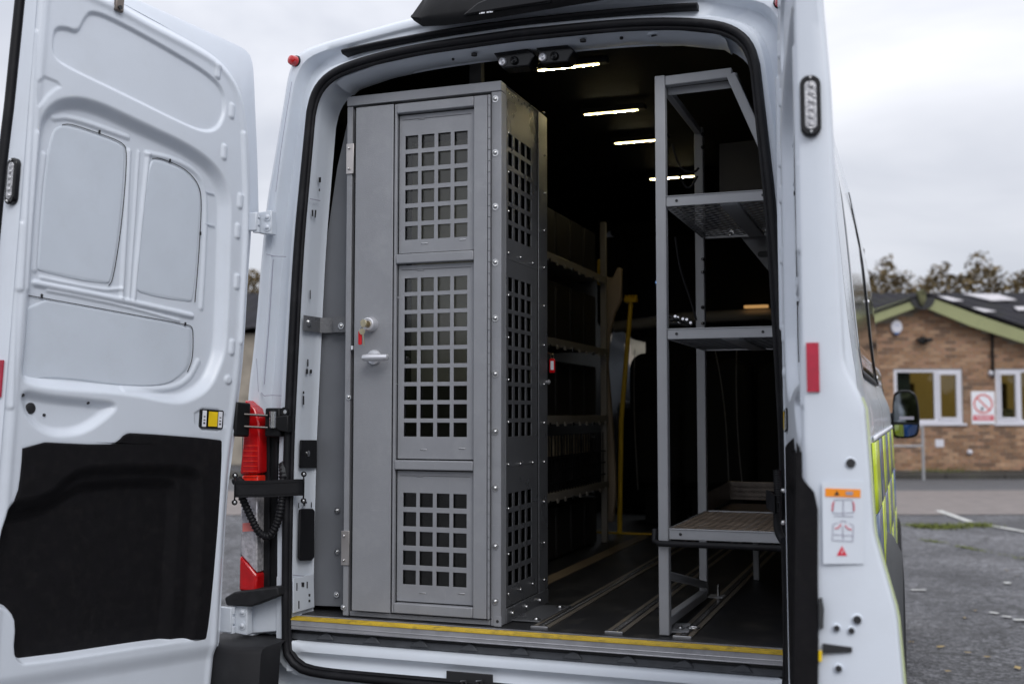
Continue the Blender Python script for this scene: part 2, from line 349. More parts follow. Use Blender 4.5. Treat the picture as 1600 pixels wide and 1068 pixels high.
# moss and grass growing in the tarmac joints
def tuft(name, path, width, count, hgt, lab):
    m = MB(); P = np.array([gp(*q) for q in path])
    for _ in range(count):
        i = rng.integers(0, len(P) - 1); t = rng.random(); c = P[i] * (1 - t) + P[i + 1] * t; c = c + rng.normal(0, width, 2)
        if math.sin(c[0] * 7.1 + 2 * math.sin(c[1] * 5)) + math.sin(c[0] * 2.3 + c[1]) + rng.normal(0, .5) < .1: continue
        a = rng.random() * 6.28; h = hgt * (.4 + rng.random()); l = .02 + .03 * rng.random(); dx, dy = math.cos(a) * l, math.sin(a) * l
        m.add([(c[0] - dy * .2, c[1] + dx * .2, .005), (c[0] + dy * .2, c[1] - dx * .2, .005), (c[0] + dx, c[1] + dy, h)], [(0, 1, 2)])
    return m.build(name, MOSS, kind='stuff', smooth=None, recalc=False)
tuft('grass', [(1428, 822), (1460, 824), (1500, 823), (1546, 820)], .11, 2600, .03, '')
tuft('moss', [(1435, 842), (1490, 852), (1530, 861), (1640, 880)], .035, 1100, .014, '')
tuft('verge_grass', [(1440, 745), (1500, 742), (1560, 742), (1640, 738)], .25, 3500, .16, '')
# fallen leaves
LEAFM = mat('dry_leaf', (.30, .22, .10), .8, var=.4, vscale=6)
m = MB()
for px, py in [(1424, 1004), (1512, 1021), (1543, 1028), (1573, 892), (1508, 966), (1524, 955), (1590, 900), (1480, 1050), (1590, 1045), (1470, 1012)]:
    x, y = gp(px, py); a = rng.random() * 6.28; s = .014 + .012 * rng.random(); P = []
    for k in range(8):
        t = 6.2832 * k / 8; r = s * (1.25 if k % 4 == 0 else .72); P.append((x + math.cos(t + a) * r, y + math.sin(t + a) * r, .006 + .008 * rng.random()))
    m.add(P, [tuple(range(8))])
m.build('fallen_leaves', LEAFM, kind='stuff', smooth=None)
m = MB()
for _ in range(1500):
    a, d = rng.uniform(2.5, 12), rng.uniform(-21.5, -9); x, y, _z = Bw(a, d, 0); s = rng.uniform(.003, .009)
    m.add([(x - s, y - s, .001), (x + s, y - s * .8, .001), (x + s * .7, y + s, .001), (x - s, y + s, .001), (x, y, s * .9)], [(0, 1, 4), (1, 2, 4), (2, 3, 4), (3, 0, 4)])
m.build('gravel', mat('loose_grit', (.20, .20, .20), .8, var=.5, vscale=3), kind='stuff', smooth=None, recalc=False)

# ================================================================== BUILDING
def brick_mats():
    cols = [(.34, .20, .115), (.26, .145, .085), (.42, .265, .165), (.19, .115, .075), (.37, .215, .135)]
    return [mat('brick_%s' % n, c, .85, var=.28, vscale=3, bump=.5, bscale=60, dirt=((.07, .06, .045), .5, 1.3)) for n, c in zip(('tan', 'brown', 'pale', 'dark', 'pinkish'), cols)]
BR = brick_mats()
MORTAR = mat('mortar', (.30, .265, .22), .95, var=.2, vscale=3, bump=.5, bscale=50, dirt=((.06, .055, .04), .5, 1.0))
SAGE = mat('sage_green_fascia', (.30, .315, .155), .6, var=.08, vscale=2, dirt=((.12, .14, .07), .4, 2))
ROOFM = mat('dark_corrugated_roof', (.020, .019, .024), .85, var=.3, vscale=2, bump=.4, bscale=30, spec=.1, dirt=((.05, .055, .025), .5, 1.5))
UPVC = mat('white_upvc', (.66, .66, .72), .35, var=.03)
OCHRE = mat('glowing_ochre_room_wall', (.40, .29, .10), .8, var=.3, vscale=.8, emit=(.40, .28, .09), es=.26)  # mild glow in the walls stands in for the room's lamps
bld = thing('brick_building', 'single storey brown brick building with a sage green gable fascia and white windows', 'building', Bw(0, 0, 0))
Z0 = .12
apex = bp(1440, 478); lf = bp(1359, 509); rf = bp(1600, 535)
sl_l = (apex[1] - lf[1]) / (apex[0] - lf[0]); sl_r = (apex[1] - rf[1]) / (rf[0] - apex[0]); sl_ = (sl_l + sl_r) / 2
HALF = 5.6
eave = apex[1] - sl_ * HALF; roof_z = bp(1440, 458, -.3)[1]
wins = []
for x0, y0, x1, y1 in ((1398, 576, 1503, 661), (1557, 576, 1668, 661)):
    p0 = bp(x0, y1); p1 = bp(x1, y0); wins.append((p0[0], p1[0], p0[1], p1[1]))
wins.append((wins[0][0] - 3.4, wins[0][0] - 1.9, wins[0][2], wins[0][3]))
# backing wall (mortar) with openings: vertical strips between windows
cuts = sorted([apex[0] - HALF, apex[0] + HALF, apex[0]] + [c for w_ in wins for c in w_[:2]])
wm = MB()
topz = lambda a: apex[1] - sl_ * abs(a - apex[0])
for c0, c1 in zip(cuts[:-1], cuts[1:]):
    mid = (c0 + c1) / 2; ww = [w_ for w_ in wins if w_[0] - 1e-6 <= mid <= w_[1] + 1e-6]
    M = lambda a, b, c: Bw(a, c, b)
    if ww:
        w_ = ww[0]; wm.prism([(c0, 0), (c1, 0), (c1, w_[2]), (c0, w_[2])], M, 0, .25)
        wm.prism([(c0, w_[3]), (c1, w_[3]), (c1, topz(c1)), (c0, topz(c0))], M, 0, .25)
    else: wm.prism([(c0, 0), (c1, 0), (c1, topz(c1)), (c0, topz(c0))], M, 0, .25)
wall = wm.build('wall', MORTAR, bld, smooth=None)
# bricks, one by one where the photograph shows them
bmb = MB(); bmb.box(-.1025, .1025, -.014, .02, -.0305, .0305)
hb = MB(); hb.box(-.047, .047, -.014, .02, -.0305, .0305)
proto = {}
def brick_obj(a, z, full, mi):
    key = (full, mi)
    if key not in proto:
        o = (bmb if full else hb).build('brick', BR[mi], None, bevel=0, smooth=None); COL.objects.unlink(o); proto[key] = o
    c = proto[key].copy(); COL.objects.link(c); c.parent = wall
    l = np.array(Bw(a, 0, z)) - np.array(Bw(0, 0, 0)); c.location = l + FW2 * rng.normal(0, .0015); c.rotation_euler = (0, 0, YAW + rng.normal(0, .004))
    return c
cand = []; rest = [MB() for _ in BR]
row = 0; z = Z0 + .04
while z < apex[1] - .05:
    off = .1125 if row % 2 else 0; a = apex[0] - HALF - .1 + off
    while a < apex[0] + HALF:
        ok = z + .04 < topz(a - .1) and z + .04 < topz(a + .1) and abs(a - apex[0]) < HALF - .1; x0_, x1_ = a - .1025, a + .1025; cut = False
        for w_ in wins:
            if w_[2] - .035 < z < w_[3] + .035 and x1_ > w_[0] and x0_ < w_[1]:
                cut = True
                if x0_ < w_[0] - .02: x1_ = w_[0] - .006
                elif x1_ > w_[1] + .02: x0_ = w_[1] + .006
                else: ok = False
        if ok and not cut: cand.append((a, z, row))
        elif ok: rest[int(rng.integers(0, 5))].box(x0_, x1_, -.014, .01, z - .0305, z + .0305, lambda a, d, z: Bw(a, d, z))
        a += .225
    row += 1; z += .075
vis = [c for c in cand if bp(1362, 600)[0] < c[0] < bp(1596, 600)[0]]
vis.sort(key=lambda c: (abs(c[0] - bp(1480, 600)[0]) / 1.6) ** 2 + (abs(c[1] - 2.1) / 1.1) ** 2)
near = set(vis[:295])
for c in cand:
    mi = int(rng.choice(5, p=[.3, .22, .2, .1, .18]))
    if c in near: brick_obj(c[0], c[1], True, mi)
    else: rest[mi].box(c[0] - .1025, c[0] + .1025, -.014 + rng.normal(0, .0015), .01, c[1] - .0305, c[1] + .0305, lambda a, d, z: Bw(a, d, z))
for mi, r_ in enumerate(rest):
    if r_.v: r_.build('brickwork', BR[mi], wall, smooth=None, kind='stuff')
# far walls and roof of the building
hm = MB(); 
for a in (apex[0] - HALF, apex[0] + HALF - .25): hm.box(a, a + .25, .25, 3.2, 0, eave, Bw)
hm.box(apex[0] - HALF, apex[0] + HALF, 3.2, 3.45, 0, eave, Bw); hm.build('rear_wall', MORTAR, bld, smooth=None)
for sgn in (-1, 1):
    r_ = MB(); P = []
    nn = 60
    for i in range(nn + 1):
        d = -.34 + 3.9 * i / nn; rp = .025 * (i % 2)
        P.append([Bw(apex[0] + sgn * k, d, roof_z - .338 * k + rp) for k in (0, HALF * .5, HALF + .4)])
    r_.grid(P); o = r_.build('roof', ROOFM, bld, smooth=None); so_ = o.modifiers.new('thick', 'SOLIDIFY'); so_.thickness = .05
# fascia boards (measured)
for pts in ([(1330, 495), (1423, 465), (1433, 480), (1330, 518)], [(1453, 465), (1462, 467), (1526, 491), (1600, 516), (1680, 545), (1680, 566), (1600, 536), (1518, 510), (1447, 481)]):
    q = [bp(*p, d=-.30) for p in pts]; f_ = MB(); f_.prism(q, lambda a, b, c: Bw(a, c, b), -.30, -.26); f_.build('fascia_board', SAGE, bld, smooth=None, bevel=.006)
    q2 = [bp(*p, d=-.30) for p in pts]
# soffit behind the boards
sf = MB()
for sgn in (-1, 1):
    sf.add([Bw(apex[0], -.26, apex[1] + .02), Bw(apex[0] + sgn * HALF, -.26, apex[1] + .02 - sl_ * HALF), Bw(apex[0] + sgn * HALF, 0, apex[1] - sl_ * HALF), Bw(apex[0], 0, apex[1])], [(0, 1, 2, 3)])
sf.build('soffit', SAGE, bld, smooth=None)
# half round ridge opening and the mossy finial in it
hr = MB(); c = bp(1441, 464, -.31); R_ = .27
hr.prism([(c[0] + R_ * math.cos(math.pi + math.pi * i / 16), c[1] + R_ * math.sin(math.pi + math.pi * i / 16)) for i in range(17)], lambda a, b, d: Bw(a, d, b), -.33, -.22)
hr.build('ridge_vent', BLACKI, bld)
fn = MB(); fn.prism([bp(*p, d=-.36) for p in ((1431, 457), (1434, 453), (1443, 452), (1447, 458), (1446, 470), (1442, 479), (1437, 474))], lambda a, b, d: Bw(a, d, b), -.40, -.30)
fn.build('finial', mat('mossy_stone', (.10, .10, .05), .95, var=.5, vscale=8, bump=.8, bscale=30), bld, bevel=.02)
# windows
for k, w_ in enumerate(wins):
    a0, a1, z0, z1 = w_; fr = MB(); t = .075; dd0, dd1 = .02, .10
    M = lambda a, d, z: Bw(a, d, z)
    mul = a0 + (a1 - a0) * (.62 if k == 0 else .335)
    fr.box(a0, a1, dd0, dd1, z1 - t, z1, M); fr.box(a0, a1, dd0, dd1, z0, z0 + t, M)
    for c0 in (a0, mul - t * .5, a1 - t): fr.box(c0, c0 + t, dd0 + .002, dd1, z0 + t, z1 - t, M)
    s0, s1 = (mul + t * .5, a1 - t) if k == 0 else (a0 + t, mul - t * .5)
    for c0, c1, e0, e1 in ((s0, s0 + .05, z0 + t, z1 - t), (s1 - .05, s1, z0 + t, z1 - t)): fr.box(c0, c1, dd0 - .02, dd1 - .03, e0, e1, M)
    fr.box(s0 + .05, s1 - .05, dd0 - .02, dd1 - .03, z0 + t, z0 + t + .05, M); fr.box(s0 + .05, s1 - .05, dd0 - .02, dd1 - .03, z1 - t - .05, z1 - t, M)
    f_ = fr.build('window', UPVC, bld, smooth=None, bevel=.008)
    s_ = MB(); s_.box(a0 - .06, a1 + .06, -.06, .05, z0 - .05, z0, M); s_.build('sill', UPVC, f_, bevel=.01)
    for c0, c1 in ((a0 + t, mul - t * .5), (mul + t * .5, a1 - t)):
        g_ = MB(); g_.box(c0, c1, .06, .066, z0 + t, z1 - t, M); g_.build('pane', WGLASS, f_, smooth=None)
    rm = MB(); rm.box(a0 - .3, a1 + .5, .26, 2.4, z0 - .8, z1 + .3, M); rm.f = [q for i, q in enumerate(rm.f) if i != 2]
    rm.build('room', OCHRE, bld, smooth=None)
    dk = MB(); dk.box(a0 + .95, a0 + 1.28, 2.33, 2.39, z0 - .8, z1 - .25, M); dk.build('inner_door', mat('dark_room_door', (.05, .03, .01), .7), bld)
    if k == 0:
        cu = MB(); P = [[Bw(a0 + .03 + i * .03, .16 + .03 * (i % 2), zz) for zz in (z0 - .1, z1)] for i in range(14)]; cu.grid(P); cu.build('blind', mat('grey_blind', (.12, .13, .12), .9), bld)
    else:
        tb = MB(); tb.box(a0 + .05, a0 + .75, .8, 1.1, z0 - .3, z0 + .32, M); tb.build('shelf_clutter', mat('pale_clutter', (.25, .22, .13), .8, var=.5, vscale=7), bld, bevel=.02)
# things fixed to the building
al = thing('alarm_box', 'white oval alarm sounder under the left slope of the green gable fascia', 'alarm box', Bw(*((lambda q: (q[0], -.02, q[1]))(bp(1399, 511)))))
q = bp(1399, 511); m = MB(); m.prism([(q[0] + .125 * math.cos(t), q[1] + .15 * math.sin(t)) for t in np.linspace(0, 6.2832, 28)[:-1]], lambda a, b, c: Bw(a, c, b), -.10, -.014); m.build('cover', UPVC, al, bevel=.03, seg=3)
m = MB(); m.box(q[0] - .05, q[0] + .05, -.105, -.02, q[1] - .17, q[1] - .115, Bw); m.build('strobe', mat('blue_strobe', (.05, .12, .3), .2), al, bevel=.01)
m = MB(); [m.box(q[0] - .06 + i * .028, q[0] - .042 + i * .028, -.1015, -.099, q[1] + .02, q[1] + .045, Bw) for i in range(5)]; m.build('print', mat('pale_blue_ink', (.25, .32, .5), .5), al)
q = bp(1440, 533); wl_ = thing('wall_floodlight', 'twin headed black floodlight below the gable peak', 'floodlight', Bw(q[0], -.02, q[1]))
for s in (-1, 1):
    m = MB(); m.prism([(q[0] + s * .03, q[1] - .05), (q[0] + s * .16, q[1] - .02), (q[0] + s * .17, q[1] + .05), (q[0] + s * .03, q[1] + .05)], lambda a, b, c: Bw(a, c, b), -.22, -.09); m.build('lamp_head', PLAST, wl_, bevel=.01)
m = MB(); m.box(q[0] - .04, q[0] + .04, -.12, -.014, q[1] - .07, q[1] + .1, Bw); m.build('bracket', PLAST, wl_, bevel=.008)
for px, py, lab in ((1547, 583, 'small round white wall light between the two windows'), (1514, 706, 'small round white vent cap low on the brick wall')):
    q = bp(px, py); m = MB(); m.lathe(Bw(q[0], -.014, q[1]), -FW2, [(.055, 0), (.06, .02), (.05, .06), (.02, .085), (0, .09)], 16)
    o = m.build('wall_light' if py < 600 else 'vent_cap', UPVC); tag(o, lab, 'light' if py < 600 else 'vent')
q = bp(1551, 560); m = MB(); m.tube([Bw(q[0] - .02, -.06, bp(1549, 590)[1]), Bw(q[0] - .02, -.06, topz(q[0]) - .02)], .03, 10)
tag(m.build('drainpipe', PLAST), 'short black drainpipe on the brick wall above the round wall light', 'pipe')
dp = MB(); q0 = bp(1370, 590); dp.box(q0[0] - .05, q0[0] + .03, -.08, -.014, q0[1] - .9, q0[1] + .2, Bw); tag(dp.build('green_downpipe', mat('dark_green_paint', (.02, .06, .05), .5)), 'dark green downpipe on the brick wall behind the van', 'pipe')
# prohibition sign
q0 = bp(1518, 662); q1 = bp(1553, 611); sg = thing('prohibition_sign', 'white sign with a red circle and slash over a red band, between the windows', 'sign', Bw(q0[0], -.02, q0[1]))
m = MB(); m.box(q0[0], q1[0], -.024, -.0145, q0[1], q1[1], Bw); m.build('sign_board', PALEL, sg, bevel=.003)
cx, cz, rr_ = (q0[0] + q1[0]) / 2, q1[1] - .27, .195
sc_ = (q1[0] - q0[0]) / .482
m = MB(); m.grid([[Bw(cx + r * sc_ * math.cos(t), -.027, cz + r * sc_ * math.sin(t)) for r in (.168, .2)] for t in np.linspace(0, 6.2832, 40)])
m.add([Bw(cx + sc_ * u, -.0271, cz + sc_ * v) for u, v in ((-.135, .115), (-.115, .135), (.135, -.115), (.115, -.135))], [(0, 1, 2, 3)]); m.build('prohibition_circle', mat('sign_red', (.62, .05, .03), .5), sg, smooth=None)
m = MB(); m.prism([(cx - .05 * sc_, cz - .13 * sc_), (cx - .01 * sc_, cz - .14 * sc_), (cx + .005, cz - .1 * sc_), (cx - .015, cz - .055 * sc_), (cx - .05 * sc_, cz - .09 * sc_)], lambda a, b, c: Bw(a, c, b), -.028, -.0275); m.build('symbol', BLACKI, sg, smooth=None)
m = MB(); m.box(q0[0] + .03, q1[0] - .03, -.0275, -.0245, q0[1] + .075, q0[1] + .19, Bw); m.build('red_band', mat('sign_band_red', (.60, .05, .07), .5), sg, smooth=None)
m = MB()
for rw, zc in ((0, .155), (1, .115)):
    a = q0[0] + .07 + rw * .03
    while a < q1[0] - .08 - rw * .03:
        l = rng.uniform(.008, .018); m.box(a, a + l, -.0285, -.0276, q0[1] + zc - .012, q0[1] + zc + .012, Bw); a += l + .007
m.build('band_print', PALEL, sg, smooth=None)
# handrail and small sign
hd = thing('handrail', 'grey metal handrail with one post and two rails in front of the brick wall', 'handrail', Bw(bp(1443, 735)[0], -1.6, 0))
rl = lambda px, py: bp(px, py, -1.6)
q = rl(1443, 740); m = MB(); m.tube([Bw(q[0], -1.6, 0), Bw(q[0], -1.6, 1.08)], .028, 10); m.build('post', GREYR, hd)
for k, zz in enumerate((1.06, .68)):
    m = MB(); m.tube([Bw(q[0] - 2.8, -1.6, zz), Bw(q[0], -1.6, zz)], .022, 10); m.build('rail', GREYR, hd)
m = MB(); m.tube([Bw(q[0] - 2.8, -1.6, 0), Bw(q[0] - 2.8, -1.6, 1.08)], .028, 10); m.build('post', GREYR, hd)
q0 = bp(1461, 698); q1 = bp(1474, 686); m = MB(); m.box(q0[0], q1[0], -.03, -.0145, q0[1], q1[1], Bw); tag(m.build('wall_plate', UPVC, bevel=.004), 'small blank white plate low on the wall right of the handrail', 'plate')
# the larger workshop roof behind
shed = thing('workshop_building', 'long low workshop with a dark roof and pale rooflights behind the brick building', 'building', Bw(0, 5, 0))
rA = bp(1356, 458, 12); sh_z1 = rA[1]; q = bp(1600, 513, 4.9); sh_z0 = q[1]
m = MB(); P = []
for i in range(220): 
    a = -14 + i * .22; P.append([Bw(a, d, zz + (.03 if i % 2 else 0)) for d, zz in ((4.9, sh_z0), (12, sh_z1), (19, sh_z0))])
m.grid(P); m.build('roof', ROOFM, shed, smooth=None)
m = MB(); m.box(-13.8, 34, 5.2, 18.7, 0, sh_z0 - .12, Bw); m.build('wall', MORTAR, shed, smooth=None)
def shroof(px, py):
    n = np.cross(RT2, FW2 * 7.1 + np.array([0, 0, sh_z1 - sh_z0])); n /= np.linalg.norm(n); return on(px, py, Bw(0, 4.9, sh_z0), n), n
for pts in (((1504, 462), (1560, 463), (1588, 472), (1548, 473)), ((1460, 466), (1480, 467), (1505, 473), (1486, 474)), ((1507, 484), (1530, 485), (1556, 490), (1530, 491)), ((1584, 483), (1640, 483), (1640, 489), (1590, 488))):
    qs = [shroof(*p) for p in pts]; m = MB(); m.slab([a + (b if b[2] > 0 else -b) * .06 for a, b in qs], np.array([0, 0, .02])); m.build('rooflight', mat('pale_rooflight', (.50, .48, .50), .6, var=.2), shed, smooth=None)
m = MB(); m.tube([Bw(bp(1563, 508, 4.8)[0], 4.8, sh_z0 - .02), Bw(33, 4.8, sh_z0 - .02)], .07, 8); m.build('gutter', mat('pale_gutter', (.45, .52, .50), .5), shed)
# an outbuilding seen in the sliver left of the van
ob = thing('rendered_outbuilding', 'pale rendered wall glimpsed between the left door and the tail light', 'building', tuple(oz(300, 735, 0)))
c0 = oz(230, 715, 0); u_ = RT2; 
def Ow(a, d, z): q = c0 + u_ * a + FW2 * d; return (q[0], q[1], z)
m = MB(); m.box(-3, 9, 0, 5, 0, 2.5, Ow); m.build('wall', mat('beige_render', (.42, .38, .30), .9, var=.12, vscale=1), ob, smooth=None)
m = MB(); m.prism([(-3.3, 2.5), (9.3, 2.5), (9.3, 2.62), (-3.3, 2.62)], lambda a, b, c: Ow(a, c, b), -.3, 5.3); m.build('roof', ROOFM, ob, smooth=None)

# ================================================================== TREES
BARK = mat('grey_brown_bark', (.085, .065, .045), .9, var=.3, vscale=4)
LEAVES = [mat('olive_autumn_leaves', (.125, .088, .036), .8, var=.5, vscale=1.5), mat('rust_autumn_leaves', (.135, .075, .025), .8, var=.5, vscale=1.5), mat('dull_green_leaves', (.065, .075, .020), .8, var=.5, vscale=1.5)]
def make_tree(seed, H, spread, nleaf, lm_, label):
    r = random.Random(seed); g = np.random.default_rng(seed)
    t = thing('autumn_tree', label, 'tree', (0, 0, 0), 'bare autumn trees behind the roofs')
    tr = MB(); tw = MB(); tips = []
    def limb(p, d, l, rr, depth):
        n = 5; P = [Vector(p)]; dd = Vector(d).normalized()
        for i in range(n):
            dd = (dd + Vector((r.gauss(0, .13), r.gauss(0, .13), .06 + r.gauss(0, .06)))).normalized(); P.append(P[-1] + dd * l / n)
        rs = [rr * (1 - .65 * i / n) for i in range(n + 1)]
        (tr if depth < 2 else tw).tube(P, rs, 6 if depth < 1 else (4 if depth < 2 else 3), cap=False)
        if depth >= 2: tips.extend([(P[-1], l), (P[3], l)])
        if depth < 4:
            for k in range(5 if depth == 0 else (4 if depth < 3 else 4)):
                i = r.randint(1 if depth else 2, n); a = r.random() * 6.28
                side = Vector((math.cos(a), math.sin(a), r.uniform(.1, .8))); limb(P[i], (dd * .7 + side * spread), l * r.uniform(.5, .72), rs[i] * .6, depth + 1)
    limb((0, 0, 0), (0, 0, 1), H * .5, H * .022, 0)
    tr.build('trunk', BARK, t, recalc=False); tw.build('twigs', BARK, t, recalc=False)
    lf_ = MB(); k = max(1, nleaf // len(tips))
    for p, l in tips:
        for _ in range(k):
            c = np.array(p) + g.normal(0, .22 + l * .22, 3); s = g.uniform(.02, .05); a = g.normal(0, 1, 3); a /= np.linalg.norm(a); b = np.cross(a, g.normal(0, 1, 3)); b /= np.linalg.norm(b) + 1e-9
            lf_.v += [tuple(c + a * s), tuple(c + b * s), tuple(c - a * s), tuple(c - b * s)]; q = len(lf_.v); lf_.f.append((q - 4, q - 3, q - 2, q - 1))
    lf_.build('crown', lm_, t, recalc=False, smooth=None)
    return t
T = [make_tree(3, 6.7, .75, 19000, LEAVES[0], 'x'), make_tree(11, 7.2, .62, 8500, LEAVES[1], 'x'), make_tree(23, 6.4, .85, 21000, LEAVES[2], 'x')]
tl = ['olive leaved autumn tree rising over the left end of the workshop roof, nearest the van', 'thin rust coloured tree over the roof, just right of the van mirror arm',
      'bushy dull green tree behind the green gable peak', 'olive tree standing right of the gable peak', 'sparse bare crown above the first pale rooflight',
      'thick dull tree behind the long pale rooflights', 'tall bare tree breaking the skyline right of the gable', 'olive leaved tree near the right edge of the view', 'thin rust tree at the far right of the skyline',
      'short bushy tree beyond the right edge of the brick gable', 'tree glimpsed in the gap between left door and van pillar', 'second tree behind the left door hinge gap', 'broad tree hidden behind the open left door', 'outermost tree left of the open left door']
tp = [(1366, 46, 0, 1.0), (1392, 44, 1, .86), (1420, 47, 2, 1.08), (1447, 45, 0, .92), (1476, 46, 1, .84), (1503, 45, 2, 1.02), (1530, 43, 1, .98), (1556, 46, 0, .96), (1585, 42, 1, .82), (1612, 45, 2, 1.0), (403, 42, 0, .98), (380, 40, 2, .95), (330, 44, 1, 1.0), (250, 46, 0, .9)]
used = set()
for k, (px, d, v, s) in enumerate(tp):
    q = CP * [1, 1, 0] + (FW2 + RT2 * (px - 800) / FPX) * (d + 3); rz = rng.random() * 6.28
    if v not in used: t = T[v]; used.add(v); t.location = (q[0], q[1], 0); t.rotation_euler = (0, 0, rz); t.scale = (s * .9, s * .9, s * .80)
    else: t = copy_tree(T[v], (q[0], q[1], 0), rz, s * .82)
    t['label'] = tl[k]
hg = MB()
for _ in range(95000):
    a = rng.uniform(-26, 36); d = rng.uniform(24, 26); c = BP0 + RT2 * a + FW2 * d; c = c + [0, 0, (1 - (1 - rng.random()) ** 1.25) * (7.45 + .30 * math.sin(a * 1.3) + .45 * math.sin(a * 3.1) + .3 * math.sin(a * 7.7))]; s = .06
    n1_ = rng.normal(0, s, 3); n2_ = rng.normal(0, s, 3); hg.v += [tuple(c + n1_), tuple(c + n2_), tuple(c - n1_), tuple(c - n2_)]; q = len(hg.v); hg.f.append((q - 4, q - 3, q - 2, q - 1))
hg.build('wooded_bank', LEAVES[0], kind='stuff', recalc=False, smooth=None)
tlm = MB()                                                             # wooded edge of the yard behind the photographer, mirrored in glass and paint
for _ in range(26000):
    a = rng.uniform(-45, 45); c = CP * [1, 1, 0] - FW2 * rng.uniform(20, 24) + RT2 * a; c = c + [0, 0, rng.random() ** .6 * (3.4 + .9 * math.sin(a * .35) + 1.1 * math.sin(a * 1.1))]; n1_ = rng.normal(0, .2, 3); n2_ = rng.normal(0, .2, 3)
    tlm.v += [tuple(c + n1_), tuple(c + n2_), tuple(c - n1_), tuple(c - n2_)]; q = len(tlm.v); tlm.f.append((q - 4, q - 3, q - 2, q - 1))
tlm.build('woodland', LEAVES[2], kind='stuff', recalc=False, smooth=None)

# ================================================================== VAN
van = thing('van', 'white high roof police style van seen from behind with both rear doors open', 'van', (0, 0, 0))
def half(segs, ns): return [resample(smooth_poly(s, 2, False), n) for s, n in zip(segs, ns)]
Iseg = [[(0, .562), (-.52, .562), (-.66, .566), (-.708, .58), (-.737, .615)],
        [(-.737, .615), (-.745, .67), (-.746, 1.2), (-.739, 1.42), (-.72, 1.845), (-.696, 2.10), (-.68, 2.27)],
        [(-.68, 2.27), (-.667, 2.325), (-.635, 2.366), (-.58, 2.395), (-.46, 2.418), (-.3, 2.432), (0, 2.438)]]
Oseg = [[(0, .44), (-.6, .44), (-.88, .46), (-.945, .52)],
        [(-.945, .52), (-.945, .9), (-.93, 1.38), (-.905, 1.55), (-.879, 1.877), (-.865, 2.018), (-.845, 2.117), (-.806, 2.33)],
        [(-.806, 2.33), (-.788, 2.44), (-.755, 2.488), (-.677, 2.507), (-.49, 2.533), (-.354, 2.553), (0, 2.578)]]
def loop(segs):
    h = half(segs, (24, 70, 40)); L_ = np.vstack([h[0][:-1], h[1][:-1], h[2]])
    return np.vstack([L_, (L_ * [-1, 1])[::-1][1:-1]])
IL, OL = loop(Iseg), loop(Oseg); NL = len(IL)
ring = lambda P, y: np.column_stack([P[:, 0], np.full(len(P), y), P[:, 1]])
def ringY(P, ys): return np.column_stack([P[:, 0], ys, P[:, 1]])
mixp = lambda t: IL * (1 - t) + OL * t
# rear frame: the flat that carries the seal, the door channel, the outer flange and the rounded corner
rings = [(0.0, .004), (.10, .0), (.20, .004), (.25, .034), (.30, .052), (.56, .058), (.60, .050), (.625, .020), (.66, .012), (.80, .012), (.86, .020), (.93, .030), (.98, .048), (1.0, .075)]
topk = 1 - .80 * sstep(-np.abs(IL[:, 0]), -.62, -.46) * (IL[:, 1] > 1.5)      # the header is flatter than the pillars
P = [ringY(mixp(t), np.where(t < .70, y * topk + .010 * (1 - topk), y)) for t, y in rings]
def off(P_, d):
    c = np.array([0, 1.45]); v = P_ - c; n = v / np.linalg.norm(v, axis=1)[:, None]; return P_ + n * d
fm = MB(); fm.grid(P, cv=True); fm.build('rear_frame', WHITE, van, smooth=50)
# body behind the frame
def sect(Y):
    sx = np.interp(Y, [.07, .3, 1.5, 3.2, 3.9, 4.6, 5.3], [1.0, 1.02, 1.02, 1.02, 1.0, .93, .70])
    Q = OL.copy(); Q[:, 0] *= sx; up = sstep(Q[:, 1], 1.34, 1.46) * .03 * sstep(np.array(Y), .15, .5); Q[:, 0] *= 1 - up
    zt = np.interp(Y, [0, .078, .4, 3.3, 3.8, 4.35, 4.7, 5.3], [2.578, 2.578, 2.615, 2.63, 2.52, 1.75, 1.30, .95])
    z = Q[:, 1]; k = (zt - .44) / (2.578 - .44); z2 = np.where(z > 1.2, 1.2 + (z - 1.2) * max(0.0, (zt - 1.2)) / (2.578 - 1.2) if zt > 1.2 else z * 0 + zt, z); Q[:, 1] = z2 if zt > 1.2 else .44 + (z - .44) * k
    return Q
ys = [.075, .12, .2, .3, .5, .8, 1.2, 1.6, 2.0, 2.4, 2.8, 3.2, 3.4, 3.6, 3.8, 3.95, 4.1, 4.25, 4.4, 4.6, 4.8, 5.0, 5.3]
bm_ = MB()
def skipw(c, i, j):
    x, y, z = c
    if 3.82 < y < 4.38 and abs(x) < .74 and z > 1.45: return True
    if 3.45 < y < 4.05 and abs(x) > .6 and 1.42 < z < 1.98: return True
    if .72 < y < 1.45 and z < .80 and abs(x) > .8: return True
    return False
bm_.grid([ring(sect(y), y) for y in ys], cv=True, skip=skipw)
b0 = len(bm_.v) - NL; bm_.f.append(tuple(range(b0, b0 + NL)))
BODYW = mat('white_body_skin', (.62, .67, .73), .28, var=.03, vscale=2, coat=.4, dirt=((.36, .36, .35), .3, 3))
body = bm_.build('body', BODYW, van, smooth=35)
side_x = lambda z, Y: float(np.interp(z, sect(Y)[24:92, 1], -sect(Y)[24:92, 0]))
# rubber seal round the opening
m = MB(); sp = ring(off(IL, .004), -.006)
m.tube(sp, .0118, 12, closed=True); m.build('opening_seal', RUBBER, van)
m = MB(); m.tube(ring(off(IL, -.012), -.001), .007, 8, closed=True); m.build('seal_lip', RUBBER, van)
# return of the opening (jamb)
jm = MB(); jr = []
for d, y in ((-.003, .002), (-.010, .012), (-.012, .05), (-.014, .10), (-.018, .125), (-.022, .13), (.02, .134), (.05, .14)):
    jr.append(ring(off(IL, d), y))
jm.grid(jr, cv=True, skip=lambda c, i, j: c[2] < .70); jm.build('jamb', WHITE, van, smooth=45)
